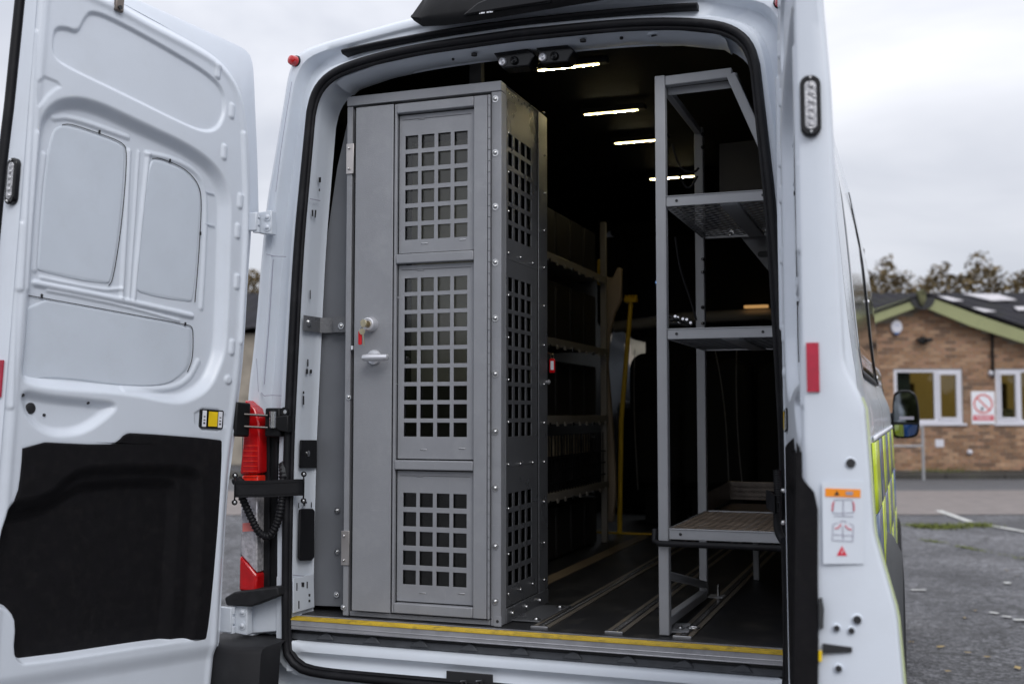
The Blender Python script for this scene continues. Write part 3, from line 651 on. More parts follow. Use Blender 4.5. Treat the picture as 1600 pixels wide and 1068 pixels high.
# roof gutter strip, spoiler-like lamp housing, marker lamps
m = MB(); pts = [oy(px, py, .0) for px, py in ((536, 82), (600, 68), (700, 50), (800, 36), (900, 25), (1000, 16), (1060, 11.5), (1090, 10))]
pts = resample(smooth_poly(pts, 2, False), 40); P = []
for q in pts:
    x, y, z = q; P.append([(x, .04, z + .009), (x, -.006, z + .009), (x, -.013, z + .003), (x, -.012, z - .002), (x, -.004, z - .007), (x, .04, z - .007)])
m.grid(P, cv=True); m.f += [tuple(range(6)), tuple(range(39 * 6, 40 * 6))]; m.build('gutter_strip', RUBBER, van, smooth=50)
lh = MB(); P = []
hb_ = [oy(px, py, -.06) for px, py in ((646, 32), (655, 41), (700, 39), (760, 30), (850, 15), (940, 0), (1010, -10), (1060, -18), (1080, -30))]
hb_ = resample(np.array(hb_), 24)
for i, q in enumerate(hb_):
    x, y, z = q; t = i / 23; e = min(1, .12 + 1.6 * math.sin(math.pi * t) ** .6); h = .19 * e
    P.append([(x, -.035, z + .014), (x, -.055, z), (x, -.075, z + .012), (x, -.080, z + .03 * e), (x, -.045, z + h * .8), (x, -.01, z + h), (x, .06, z + h), (x, .02, z + .040)])
lh.grid(P, cv=True); lh.f += [tuple(range(8)), tuple(range(23 * 8, 24 * 8))]
lh_ = lh.build('roof_light_housing', PLAST, van, smooth=50)
m = MB()
m.slab([oy(px, py, -.088) for px, py in ((722, 24), (746, 4), (775, -8), (860, -24), (860, 2), (790, 13))], (0, .02, 0)); m.build('lamp_lens', PLASTG, lh_, bevel=.004)
m = MB(); x = 749
for i in range(9):
    a = oy(x, 22.2 - (x - 749) * .13, -.0885); wd = .0028 + .0012 * (i % 3); hh = .004 if i % 4 else .0025
    if i != 4: m.box(a[0], a[0] + wd, -.0895, -.088, a[2], a[2] + hh)
    x += 2.3
m.build('maker_print', PALEL, lh_, smooth=None)
for sx_ in (-1, 1):
    q = oy(459, 94, .0); m = MB(); c = (q[0] * -sx_ if sx_ > 0 else q[0], .02, q[2])
    m.lathe(c, (.25 * sx_, -1, 0), [(.0165, 0), (.0165, .018), (.014, .028), (.006, .033), (0, .034)], 20); l_ = m.build('marker_lamp', LENSR, van)
    m = MB(); m.lathe(c, (.25 * sx_, -1, 0), [(.019, -.01), (.019, .007), (.0165, .009)], 20); m.build('lamp_base', RUBBER, l_)
# header (top of the opening, inside) with its plugs and two black cameras
hd_ = MB(); P = []
for i, x in enumerate(np.linspace(-.60, .60, 61)):
    zi = float(np.interp(abs(x), [0, .3, .46, .58, .66], [2.418, 2.412, 2.398, 2.372, 2.31])); wv = .0 + (.018 if 10 < i < 24 or 36 < i < 50 else 0)
    P.append([(x, .01, zi + .004), (x, .05, zi - .004), (x, .12 - wv, zi - .006), (x, .13 - wv, zi - .002), (x, .132 - wv, zi + .02)])
hd_.grid(P); hdr = hd_.build('header', WHITE, van, smooth=40)
for px, py, r_ in ((610, 107, .017), (1023, 53, .017), (741, 85, .009), (911, 63, .009), (971, 59, .005), (708, 92, .004)):
    q = oz(px, py, 2.4085); m = MB(); m.lathe(q, (0, 0, -1), [(r_ * 1.5, -.01), (r_ * 1.3, .006), (r_ * .9, .007), (r_ * .7, .002)] if r_ > .01 else [(r_, -.002), (r_, .0045), (0, .0045)], 16)
    m.build('plug', WHITE if r_ > .01 else BLACKI, hdr)
    if r_ > .01: m = MB(); m.cyl(q + np.array([0, 0, -.004]), (0, 0, -1), r_ * .6, .003, 14); m.build('hole', BLACKI, hdr)
for poly in (((766, 77), (818, 71), (836, 85), (826, 103), (784, 107), (776, 90)), ((834, 69), (878, 63), (897, 78), (886, 97), (845, 100), (842, 84))):
    q = [oy(px, py, .055) for px, py in poly]; m = MB(); m.slab(q, (0, .06, 0)); c_ = m.build('reversing_camera', PLASTG, van, bevel=.004)
    cx = sum(p[0] for p in poly) / 6 - 6; cy = sum(p[1] for p in poly) / 6 + 7
    for s in (-1, 1):
        q = oy(cx + s * 9, cy - s * 1.0, .055); m = MB(); m.lathe(q, (0, -1, -.2), [(.0125, -.01), (.0125, .006), (.010, .010), (.006, .008), (0, .011)], 16); m.build('camera_lens', CHROME if s < 0 else PLASTG, c_)
for pts in ([(456, 128), (449, 170), (439, 235), (431, 300)], [(416, 397), (428, 400), (447, 401)], [(408, 613), (413, 618), (424, 617), (447, 618)], [(427, 405), (421, 500), (413, 600)], [(401, 560), (404, 612)]):
    m = MB(); m.tube([oy(px, py, .0125) for px, py in pts], .0012, 5); m.build('body_seam', INKG, van)
# ---- left jamb details, on the inner return (plane X = -.733)
JX = -.7335
def oj(px, py, lift=0):
    q = ox(px, py, JX)
    for _ in range(3): q = ox(px, py, float(np.interp(q[2], IL[24:92, 1], IL[24:92, 0])) + .0195 + lift)
    return q
def jpoly(pts, m_, name, d=.003, bevel=0): b = MB(); b.slab([oj(px, py, -.001) for px, py in pts], (d, 0, 0)); return b.build(name, m_, van, smooth=None if not bevel else 40, bevel=bevel)
jpoly([(468, 687), (493, 687), (493, 731), (467, 731)], PLASTG, 'latch_plate', .006, .002)
q = oj(481, 708, .005); m = MB(); m.lathe(q, (1, 0, 0), [(.009, 0), (.009, .003), (.004, .006), (0, .006)], 14); m.build('latch_button', STEEL, van)
jpoly([(466, 796), (470, 794), (486, 794), (489, 797), (488, 870), (484, 875), (467, 875), (464, 871)], RUBBER, 'buffer_pad', .008, .003)
jpoly([(457, 903), (489, 896), (490, 948), (457, 957)], WHITE, 'sill_bracket', .003, .001)
for pts in ([(484, 453), (485, 453), (485, 467), (484, 467)], [(480, 561), (481.5, 561), (481.5, 572), (480, 572)], [(478, 576), (481, 576), (481, 584), (478, 584)], [(473, 618), (475, 618), (475, 632), (473, 632)], [(473, 611), (475, 611), (475, 615), (473, 615)], [(484, 577), (487, 577), (487, 583), (484, 583)],
            [(487, 328), (489, 328), (489, 338), (487, 338)], [(492, 328), (494, 328), (493, 340), (491.5, 340)], [(498, 277), (501, 277), (501, 285), (498, 285)], [(498, 295), (499.5, 295), (499.5, 299), (498, 299)],
            [(473, 784), (479, 783), (479, 786), (477, 786), (476, 790), (474, 790)], [(466, 785), (467, 785), (467, 793), (466, 793)], [(486, 784), (487, 784), (487, 792), (486, 792)],
            [(463, 910), (464.3, 910), (464.3, 922), (463, 922)], [(479, 908), (480.5, 908), (480.5, 918), (479, 918)], [(466, 938), (467.4, 938), (467.4, 950), (466, 950)], [(482, 927), (484.5, 927), (484.5, 931), (482, 931)], [(482, 936), (484.5, 936), (484.5, 940), (482, 940)], [(471, 909), (475, 909), (475, 916), (471, 916)]):
    cyy = sum(p[1] for p in pts) / 4
    b = MB(); b.slab([oj(px, py, (.002 if cyy > 895 else -.0008)) for px, py in pts], (.0012, 0, 0)); b.build('slot', BLACKI, van, smooth=None)
# overlap step of the jamb panels
for yy, x0, x1 in ((310, 484, 500), (897, 457, 490)):
    b = MB(); b.slab([oj(px, py, -.0008) for px, py in ((x0, yy), (x1, yy + 3), (x1, yy + 4.2), (x0, yy + 1.2))], (.0015, 0, 0)); b.build('panel_seam', INKG, van, smooth=None)

# ---- sill, step edge, lower panel
m = MB(); m.box(-.742, .742, -.002, .075, .686, .7175); st = m.build('sill_step', mat('dull_sill_aluminium', (.40, .40, .42), .38, .35, var=.1, vscale=14, bump=.15, bscale=300, dirt=((.16, .16, .17), .5, 12), scratch=.3), van, bevel=.003)
for k, (za, zb) in enumerate(((.6865, .6895), (.699, .7005))):
    m = MB(); m.box(-.741, .741, -.0042, -.0015, za, zb); m.build('sill_rib', ALU, st, bevel=.0008)
m = MB(); m.box(-.741, .741, -.001, .048, .7170, .7182); m.build('nosing_base', BLACKI, st)
for k in range(5):
    m = MB(); m.box(-.741, .741, .000 + k * .0085, .0042 + k * .0085, .7172, .7200); m.build('nosing_strip', YELLOW, st, bevel=.0012)
m = MB(); m.box(-.741, .741, -.0042, -.0012, .7142, .7184); m.build('nosing_edge', YELLOW, st, bevel=.001)
# lower rear panel below the step: dark gap with rubber lugs, then folded white panel
prof = [(.052, .652), (.020, .6505), (.008, .646), (.002, .636), (.000, .622), (.016, .612), (.022, .604), (.018, .588), (.004, .576), (.010, .562)]
xs_ = [-.742, -.730, -.722, -.700, -.66, -.5, -.3, -.1, .1, .3, .5, .66, .70, .722, .730, .742]; P = []
for x in xs_:
    e = sstep(np.array(abs(x)), .69, .735); P.append([(x, y * (1 - e) + .0 * e - .004 * e, z) for y, z in prof])
m = MB(); m.grid(P); m.build('lower_panel', WHITE, van, smooth=60)
m = MB(); m.box(-.741, .741, .022, .058, .674, .6855); m.build('sill_gap', BLACKI, van)
m = MB(); m.box(-.741, .741, .016, .056, .6525, .6735); m.build('sill_packing', mat('grey_sill_rubber', (.075, .08, .09), .6, var=.2, vscale=20), van, bevel=.003)
for k in range(9):
    x = -.62 + k * .155; b = MB(); b.slab([(x - .03, .030, .660), (x + .03, .030, .660), (x + .018, .030, .675), (x + .004, .030, .681), (x - .012, .030, .674)], (0, -.020, 0)); b.build('rubber_lug', MATS['grey_sill_rubber'], van, bevel=.003)
q = [oy(px, py, -.0045) for px, py in ((697, 1047), (770, 1053), (770, 1085), (697, 1080))]
m = MB(); m.slab(q, (0, .004, 0)); lt = m.build('latch_recess', BLACKI, van, bevel=.003)
for px in (728, 752):
    q = oy(px, 1062, -.006); m = MB(); m.tube([q + np.array([-.008, 0, -.03]), q + np.array([-.008, -.012, 0]), q + np.array([.004, -.012, .004]), q + np.array([.006, 0, -.03])], .004, 8); m.build('striker', STEEL, lt)

# ---- bumper, tail lamps, left side furniture
m = MB(); P = []
for x, y0 in ((-1.0, .25), (-.985, .0), (-.96, -.10), (-.90, -.16), (-.80, -.18), (-.74, -.15), (-.735, -.05)):
    P.append([(x * .995, .10, .655), (x, min(.09, y0 + .03), .657), (x, y0 + .008, .652), (x, y0, .64), (x, y0 - .012, .52), (x, y0 + .0, .40), (x, y0 + .05, .36)])
m.grid(P); m.build('bumper_corner', BUMPER, van, smooth=50)
m = MB(); m.grid([[(-x, y, z) for x, y, z in r_] for r_ in P]); m.build('bumper_corner', BUMPER, van, smooth=50)
m = MB(); m.grid([[(x, -.15, .50), (x, -.165, .49), (x, -.17, .42), (x, -.14, .38)] for x in np.linspace(-.78, .78, 10)]); m.box(-.8, .8, -.14, .02, .40, .50); m.build('bumper', BUMPER, van, smooth=50)
def lamp(side):
    s = side; X = lambda x: x * s
    def pz(pts, y0, y1, m_, nm, par=None, bevel=.0):
        b = MB(); q = [oy(px, py, y0) for px, py in pts]; b.slab([(X(a[0]), y0, a[2]) for a in q], (0, y1 - y0, 0)); return b.build(nm, m_, par or van, bevel=bevel)
    hs = pz([(378, 636), (400, 650), (452, 640), (456, 700), (455, 900), (448, 935), (400, 938), (374, 922)], .012, .07, PLAST, 'tail_lamp', bevel=.006)
    pz([(382, 624), (398, 638), (405, 660), (405, 740), (378, 741), (374, 741), (378, 700)], -.03, .02, LENSR, 'red_lens', hs, .006)
    pz([(378, 742), (403, 742), (403, 762), (376, 770)], -.029, .018, LENSR2, 'stop_lens', hs, .004)
    pz([(376, 772), (402, 764), (401, 895), (388, 880), (375, 866)], -.028, .015, LENSC, 'reversing_lens', hs, .005)
    pz([(374, 868), (388, 882), (401, 898), (400, 925), (373, 922)], -.03, .02, LENSR, 'fog_lens', hs, .006)
    pz([(379, 817), (398, 815), (398, 829), (379, 830)], -.030, -.0285, PINKL, 'lamp_sticker', hs)
    for k in range(9):
        zz = 695 + k * 8; pz([(380, zz), (402, zz), (402, zz + 1.6), (380, zz + 1.6)], -.0315, -.0295, LENSR2, 'lens_rib', hs)
    # dark pocket details
    for k, (a, b_) in enumerate((((418, 660), (421, 930)), ((430, 690), (433, 900)))):
        pz([a, (a[0] + 3, a[1]), b_, (b_[0] - 3, b_[1])], .002, .014, RUBBER, 'housing_rib', hs)
lamp(-1 * -1); lamp(-1)
# ledge under the lamp, lower hinge, filler panel
for s in (1, -1):
    b = MB(); q = [oy(px, py, -.02) for px, py in ((359, 931), (374, 922), (442, 914), (444, 928), (400, 945), (362, 943))]; b.slab([(a[0] * s, -.05, a[2]) for a in q], (0, .11, 0)); b.build('lamp_ledge', BUMPER, van, bevel=.005)
    b = MB(); q = [oy(px, py, .01) for px, py in ((382, 944), (443, 930), (443, 985), (385, 990))]; b.slab([(a[0] * s, .01, a[2]) for a in q], (0, .03, 0)); b.build('corner_panel', WHITE, van, bevel=.004)
def hinge(pz_, s=1):
    b = MB(); q = [oy(px, py, -.035) for px, py in pz_]; b.slab([(a[0] * s, -.035, a[2]) for a in q], (0, .03, 0)); h_ = b.build('hinge', WHITE, van, bevel=.003)
    c = np.mean(q, axis=0); z0 = min(a[2] for a in q); z1 = max(a[2] for a in q)
    for k, dz in enumerate((.2, .5, .8)):
        b = MB(); b.cyl((c[0] * s - .018 * s, -.05, z0 + (z1 - z0) * (dz - .13)), (0, 0, 1), .011, (z1 - z0) * .22, 14); b.build('knuckle', WHITE, h_, bevel=.001)
    for k, (dx, dz) in enumerate(((.012, .3), (.012, .72))):
        b = MB(); screw(b, ((c[0] + dx) * s, -.036, z0 + (z1 - z0) * dz), (0, -1, 0), .0075); b.build('bolt', WHITE, h_)
    b = MB(); b.box(min(s * (c[0] - .055), s * (c[0] - .01)), max(s * (c[0] - .055), s * (c[0] - .01)), -.065, -.05, z0 + .01, z1 - .01); b.build('hinge_leaf', WHITE, h_, bevel=.003)
for s in (1, -1):
    hinge([(402, 332), (424, 328), (424, 366), (402, 364)], s); hinge([(362, 944), (386, 942), (386, 992), (362, 988)], s)

# ================================================================== REAR DOORS
TV = ([-.3, .06, .22, .31, .36, .47, .585, .63, .66, .87, 1.19, 1.35, 1.8], [.166, .165, .155, .132, .120, .116, .110, .09, .076, .069, .062, .052, .038])
class DoorF:
    def __init__(s, H, ang, t, side):
        u0 = np.array([side * math.sin(ang), -math.cos(ang), 0]); v0 = np.array([0, 0, 1.])
        s.u = u0 * math.cos(t) + v0 * math.sin(t); s.v = v0 * math.cos(t) - u0 * math.sin(t); s.n = np.array([side * math.cos(ang), math.sin(ang), 0]); s.H = np.array(H, float); s.side = side
    def M(s, u, v, w): return tuple(s.H + s.u * u + s.v * v + s.n * w)
    def px(s, px, py, w=0): q = on(px, py, s.H + s.n * w, s.n) - s.H; return (float(q @ s.u), float(q @ s.v))
    def edge(s, px, py, u=.885): q = on(px, py, s.H + s.u * u, s.u) - s.H; return (float(q @ s.n), float(q @ s.v))
DL = DoorF((-.85, -.03, .72), rad(12), rad(3.2), -1); DR = DoorF((.745, -.05, .72), rad(8.65), rad(3.2), 1)
Z1 = lambda x, y: DL.px(x / 2, y / 2)                 # from the enlarged upper crop of the photo
Z2 = lambda x, y: DL.px(x / 2, 534 + y / 2)
WD = .884
# outline of the inner pressing
hinge_side = [DL.px(*p) for p in ((338, 1120), (341, 1062), (346, 1009), (352, 884), (361, 740), (372, 659), (384, 560), (391, 430), (397, 350), (396, 250), (391, 190), (384, 150), (370, 118))]
hinge_side += [DL.px(*p) for p in ((345, 88), (300, 60), (240, 29), (185, 0))]
vt = hinge_side[-1][1]; hinge_side = [h for h in hinge_side]; hinge_side[0] = (hinge_side[1][0] + .004, -.26)
VTOP = max(h[1] for h in hinge_side) + .004
hinge_side = hinge_side[:-1] + [(hinge_side[-1][0], VTOP)]
outline = [tuple(p) for p in smooth_poly(hinge_side, 2, False)] + [(WD, VTOP), (WD, -.26)]
def span(poly, v):
    us = []
    for (a, b), (c, d) in zip(poly, poly[1:] + poly[:1]):
        if (b > v) != (d > v): us.append(a + (v - b) / (d - b) * (c - a))
    return (min(us), max(us)) if us else None
def rowgrid(poly, nu, nv, pad=1e-4):
    v0 = min(p[1] for p in poly) + pad; v1 = max(p[1] for p in poly) - pad
    vs = np.linspace(v0, v1, nv); U = np.zeros((nv, nu)); V = np.zeros((nv, nu))
    for i, v in enumerate(vs):
        a, b = span(poly, v); U[i] = np.linspace(a, b, nu); V[i] = v
    return U, V
R2 = lambda P_, it=2: [tuple(p) for p in smooth_poly(P_, it)]
def rpx(f, P_, it=2): return R2([f(*p) for p in P_], it)
REC = [  # (polygon, depth away from viewer (+) , bevel)
    (rpx(Z1, [(165, 130), (172, 88), (205, 84), (245, 100), (262, 60), (290, 28), (420, 92), (560, 172), (650, 228), (698, 275), (708, 340), (690, 395), (655, 414), (600, 400), (400, 300), (200, 205), (168, 175)], 3), .009, .010),
    (rpx(Z1, [(118, 230), (202, 264), (160, 288), (122, 335), (114, 332)], 1), .004, .006),
    (rpx(lambda x, y: Z1(x, y), [(128, 400), (150, 345), (200, 312), (290, 316), (450, 392), (600, 462), (680, 525), (716, 600), (716, 700), (704, 1068), (690, 1130), (655, 1210), (590, 1248), (540, 1253), (400, 1222), (230, 1212), (90, 1195), (72, 1170), (85, 1068), (100, 800)], 3), .030, .034),
    (rpx(Z2, [(62, 150), (150, 172), (300, 186), (372, 196), (330, 235), (280, 270), (230, 288), (150, 288), (85, 240)], 3), .018, .030),
    (rpx(Z2, [(608, 205), (705, 212), (705, 280), (610, 274)], 1), .004, .005),
]
PROUD = []
for x, y in ((680, 222), (724, 347), (700, 475), (750, 628), (742, 722), (740, 880), (724, 1084)): c = Z1(x, y); PROUD.append((rrect(c[0] - .010, c[1] - .024, c[0] + .010, c[1] + .024, .008), -.006, .006))
c = Z2(712, 118); PROUD.append((rot_poly(c[0], c[1], .014, 16), -.006, .006))
RIDGES = [([Z1(130, 882), Z1(400, 935), Z1(620, 985)], .0075, .011), ([Z1(425, 468), Z1(415, 700), Z1(402, 925)], .006, .009), ([Z1(455, 470), Z1(440, 700), Z1(425, 930)], .004, .006), ([Z1(485, 480), Z1(462, 700), Z1(440, 930)], .006, .009),
          ([Z1(400, 900), Z1(340, 905), Z1(150, 865)], .004, .007), ([Z1(170, 905), Z1(400, 950), Z1(580, 1000)], .004, .006), ([Z1(190, 365), Z1(240, 360), Z1(420, 425)], .005, .010), ([Z1(160, 480), Z1(142, 640), Z1(130, 840)], .005, .010),
          ([Z1(480, 475), Z1(560, 492), Z1(640, 535), Z1(665, 600), Z1(662, 760), Z1(650, 960)], .005, .010), ([Z1(118, 420), Z1(100, 700), Z1(90, 900)], .004, .012), ([Z2(640, 60), Z2(610, 120), Z2(545, 150), Z2(400, 146)], .005, .012),
          ([Z2(735, 280), Z2(725, 500), Z2(700, 900)], .006, .012), ([Z1(760, 420), Z1(770, 700), Z1(752, 1068)], .006, .012), ([Z1(60, 700), Z1(40, 1000), Z2(30, 200)], .005, .012), ([Z1(108, 100), Z1(85, 500), Z1(60, 900)], .006, .012)]
def seg_dist(P_, X, Y):
    d = np.full(X.shape, 1e9)
    for a, b in zip(P_[:-1], P_[1:]):
        a = np.array(a); b = np.array(b); e = b - a; l = e @ e; t = np.clip(((X - a[0]) * e[0] + (Y - a[1]) * e[1]) / l, 0, 1); d = np.minimum(d, np.hypot(X - a[0] - t * e[0], Y - a[1] - t * e[1]))
    return d
BOARD = rpx(Z2, [(68, 305), (340, 318), (368, 306), (388, 284), (412, 279), (690, 300), (698, 312), (690, 500), (665, 800), (650, 922), (640, 935), (540, 940), (80, 1012), (55, 1002), (40, 970), (47, 880), (32, 845), (0, 832), (-38, 830), (-30, 760), (12, 530), (50, 482), (62, 400)], 1)
BIN = rpx(Z2, [(-60, 520), (0, 505), (90, 500), (165, 470), (210, 425), (262, 395), (420, 390), (560, 392), (610, 402), (630, 440), (628, 600), (600, 960), (590, 1100), (-60, 1100)], 2)
BIN2 = rpx(Z2, [(-60, 540), (110, 530), (200, 480), (262, 440), (420, 430), (540, 430), (568, 455), (560, 600), (535, 960), (530, 1100), (-60, 1100)], 2)
def skin_h(U, V):
    h = np.zeros(U.shape)
    for poly, dep, bv in REC + PROUD: h += dep * sstep(-sdf(poly, U, V), -bv * .35, bv * .65)
    for P_, hgt, wd in RIDGES: h -= hgt * (1 - sstep(seg_dist([tuple(p) for p in smooth_poly(P_, 2, False)], U, V), wd * .25, wd))
    # flange rolls away at hinge side and top
    d = -sdf(outline, U, V); h += .012 * (1 - sstep(d, .0, .022)); h -= .004 * np.exp(-((d - .030) / .010) ** 2)
    # pressing behind the carpeted board
    h += (.018 * sstep(-sdf(BIN, U, V), -.012, .03) + .016 * sstep(-sdf(BIN2, U, V), -.01, .03)) * sstep(-sdf(BOARD, U, V), .0, .02) + .003 * sstep(-sdf(BOARD, U, V), .0, .01)
    h += .012 * sstep(-(V + .06), 0, .05) - .0
    return h
def make_door(F, label, left):
    d = MB(); U, V = rowgrid(outline, 210, 560)
    H_ = skin_h(U, V)
    P3 = F.H + U[..., None] * F.u + V[..., None] * F.v + H_[..., None] * F.n
    dp_ = thing_part('rear_door')
    if not left: dp_['label'] = 'right rear door seen edge on with warning stickers'
    else: dp_['label'] = 'left rear door showing its white inner pressing and black board'
    me = bpy.data.meshes.new('door_skin'); nv, nu = U.shape; idx = np.arange(nv * nu).reshape(nv, nu)
    q = np.stack([idx[:-1, :-1], idx[:-1, 1:], idx[1:, 1:], idx[1:, :-1]], -1).reshape(-1, 4)
    if not left: q = q[:, ::-1]
    me.from_pydata(P3.reshape(-1, 3).tolist(), [], q.tolist()); me.polygons.foreach_set('use_smooth', [True] * len(q)); me.materials.append(WHITE2)
    o = bpy.data.objects.new('inner_skin', me); COL.objects.link(o); o.parent = dp_
    # outer shell
    vs = np.linspace(-.26 + 1e-3, VTOP - 1e-3, 90); P = []
    for v in vs:
        uh, _ = span(outline, v); T_ = float(np.interp(v, *TV)); lip = .024
        P.append([F.M(uh, v, .012), F.M(uh, v, .030), F.M(uh - lip, v, .034), F.M(uh - lip, v, max(.046, T_ - .012)), F.M(uh - lip + .01, v, max(.052, T_ - .002)), F.M((uh + WD) / 2, v, T_ + .004), F.M(WD - .012, v, T_), F.M(WD + .004, v, T_ - .006), F.M(WD + .008, v, T_ - .014), F.M(WD + .004, v, T_ * .45), F.M(WD, v, .006), F.M(WD - .004, v, .0)])
    m = MB(); m.grid(P); m.f += [tuple(range(12)), tuple(range(89 * 12, 90 * 12))]; m.build('outer_skin', WHITE2, dp_, smooth=40)
    # top lip of the outer skin
    top = [p for p in outline if p[1] > 1.2 and p[0] < WD - .001]; top = resample(np.array(top), 60); P = []
    otp = [DL.px(px, py, .045) for px, py in ((402, 352), (400, 250), (396.5, 175), (394, 112), (391, 92), (383, 77), (350, 52), (300, 25), (245, -2), (190, -26))]; otp = [(u, min(v, VTOP + .040)) for u, v in otp] + [(WD, VTOP + .040)]
    otp = resample(np.array(smooth_poly(otp, 2, False)), 60)
    for i, (u, v) in enumerate(top):
        a = otp[i]; b = a * .85 + top[i] * .15
        P.append([F.M(u, v, .020), F.M(b[0], b[1], .032), F.M(a[0], a[1], .038), F.M(a[0], a[1], .048), F.M(b[0], b[1], .052), F.M(u, v, .056)])
    m = MB(); m.grid(P); m.build('top_lip', WHITE2, dp_, smooth=40)
    # blanking panels
    for nm, P_ in (('window_blank', rpx(Z1, [(202, 388), (240, 384), (400, 442), (416, 468), (398, 700), (372, 875), (352, 890), (150, 850), (134, 838), (140, 790), (160, 520), (182, 410)], 2)),
                   ('window_blank', rpx(Z1, [(490, 494), (520, 492), (598, 526), (638, 572), (648, 625), (638, 800), (626, 940), (610, 944), (462, 918), (444, 900), (448, 850), (472, 600)], 2)),
                   ('lower_blank', rpx(lambda x, y: Z1(x, y), [(92, 920), (360, 970), (618, 1018), (622, 1040), (620, 1128), (600, 1165), (550, 1200), (480, 1208), (380, 1204), (200, 1180), (82, 1190), (78, 1100)], 1))):
        U, V = rowgrid(P_, 60, 70, 2e-3); dd = -sdf(P_, U, V); Hh = .0268 + .0035 * (1 - sstep(dd, 0, .0035))
        P3 = F.H + U[..., None] * F.u + V[..., None] * F.v + Hh[..., None] * F.n; m = MB(); m.grid(P3)
        m.build(nm, PRIMER, dp_, smooth=60)
    gaps = ([Z1(215, 386), Z1(240, 382), Z1(330, 413), Z1(402, 440), Z1(419, 468), Z1(402, 690), Z1(374, 872), Z1(360, 890)], [Z1(496, 492), Z1(522, 490), Z1(600, 524), Z1(640, 570), Z1(651, 622), Z1(641, 800), Z1(629, 942)], [Z1(92, 918), Z1(150, 928), Z1(360, 967), Z1(600, 1012), Z1(621, 1018), Z1(624, 1050), Z1(622, 1120), Z1(606, 1160)])
    for gpt in gaps:
        m = MB(); m.tube([F.M(a, b, .0265) for a, b in [tuple(p) for p in smooth_poly(gpt, 2, False)]], .0012, 6); m.build('panel_gap', BLACKI, dp_)
    for gx, gy in ((330, 410), (550, 500), (645, 728), (150, 924), (598, 1012)):
        a, b = Z1(gx, gy); m = MB(); m.box(a - .002, a + .002, b - .004, b + .006, .023, .027, lambda u, v, w: F.M(u, v, w)); m.build('panel_clip', BLACKI, dp_)
    # pressed squares and swages to the right of the blank panels
    for (x, y, s_) in ((675, 600, .03), (675, 700, .03)):
        a, b = Z1(x, y); m = MB(); m.box(a - .02, a + .02, b - .001, b + .001, .0245, .0275, F.M); m.build('swage', PRIMER, dp_)
    # plugs / holes
    for x, y, r_ in ((75, 166, .0045), (108, 207, .0145), (151, 228, .004), (282, 190, .0035)):
        a, b = Z2(x, y); hh = float(skin_h(np.array([[a]]), np.array([[b]]))[0, 0]); m = MB()
        c = F.M(a, b, hh - .001); m.lathe(c, tuple(-F.n), [(r_, -.004), (r_, .001), (r_ * .85, .0022), (0, .0015)], 18); m.build('plug', BLACKI, dp_)
    # interior latch: yellow pull in black frame
    a0, b0 = Z2(623, 268); a1, b1 = Z2(697, 214); a0, a1 = sorted((a0, a1)); b0, b1 = sorted((b0, b1))
    m = MB(); m.prism(rrect(a0, b0, a1, b1, .005), F.M, -.004, .006); lt_ = m.build('latch', PLASTG, dp_, bevel=.001)
    for f0, f1, mt, nm, zz in ((.06, .24, PALEL, 'latch_label', -.0045), (.76, .94, PALEL, 'latch_label', -.0045)):
        m = MB(); m.prism(rrect(a0 + (a1 - a0) * f0, b0 + .004, a0 + (a1 - a0) * f1, b1 - .004, .002), F.M, zz, -.003); ll = m.build(nm, mt, lt_, smooth=None)
        m = MB()
        for k, hh in enumerate((.012, .022, .032)): m.box(a0 + (a1 - a0) * (f0 + .05), a0 + (a1 - a0) * (f1 - .05), b0 + hh, b0 + hh + .003 + .002 * (k == 0), zz - .0005, zz - .0001, F.M)
        m.build('latch_print', BLACKI, lt_, smooth=None)
    m = MB(); c0, c1 = a0 + (a1 - a0) * .30, a0 + (a1 - a0) * .70
    P = [[F.M(c0 + (c1 - c0) * i / 6, b0 + .006 + (b1 - b0 - .012) * j / 6, -.0072 + .0028 * math.sin(math.pi * i / 6) * (j / 6) ** 2) for j in range(7)] for i in range(7)]
    m.grid(P); m.build('yellow_pull', YELLOWP, lt_)
    # black board
    U, V = rowgrid(BOARD, 170, 200, 1.5e-3); dd = -sdf(BOARD, U, V)
    Hh = -.003 + .008 * (1 - sstep(dd, 0, .007)) + .016 * sstep(-sdf(BIN, U, V), -.012, .03) + .016 * sstep(-sdf(BIN2, U, V), -.01, .03)
    P3 = F.H + U[..., None] * F.u + V[..., None] * F.v + Hh[..., None] * F.n; m = MB(); m.grid(P3); m.build('lower_board', TRIM, dp_, smooth=60)
    # closing edge: red reflector, flasher (positions measured on the right door)
    E0 = DR
    def ed(px, py): return E0.edge(px, py, WD + .004)
    ledp = rrect(.004, 1.095, .040, 1.205, .016, 8); uo = WD + .004
    A = lambda w, v, uu: F.M(uu, v, w)
    tw = lambda v: float(np.interp(v, *TV))
    c = ed(1266, 167); w0, w1 = c[0] - .019, c[0] + .019; v0, v1 = ed(1266, 215)[1], ed(1266, 120)[1]
    m = MB(); m.prism(rrect(w0, v0, w1, v1, .018, 8), A, uo - .004, uo + .012); fl = m.build('flasher', PLASTG, dp_, bevel=.003)
    m = MB(); m.prism(rrect(w0 + .008, v0 + .012, w1 - .008, v1 - .012, .010, 6), A, uo + .010, uo + .0135); m.build('flasher_lens', LEDLENS, fl, bevel=.002)
    for k in range(6):
        m = MB(); vv = v0 + .022 + (v1 - v0 - .044) * k / 5; m.lathe(A((w0 + w1) / 2, vv, uo + .0135), tuple(F.u), [(.006, 0), (.0045, .002), (0, .003)], 12); m.build('led_chip', LEDLENS, fl)
    for vv in (v0 + .007, v1 - .007):
        m = MB(); screw(m, A((w0 + w1) / 2, vv, uo + .012), F.u, .003, False); m.build('screw', STEEL, fl)
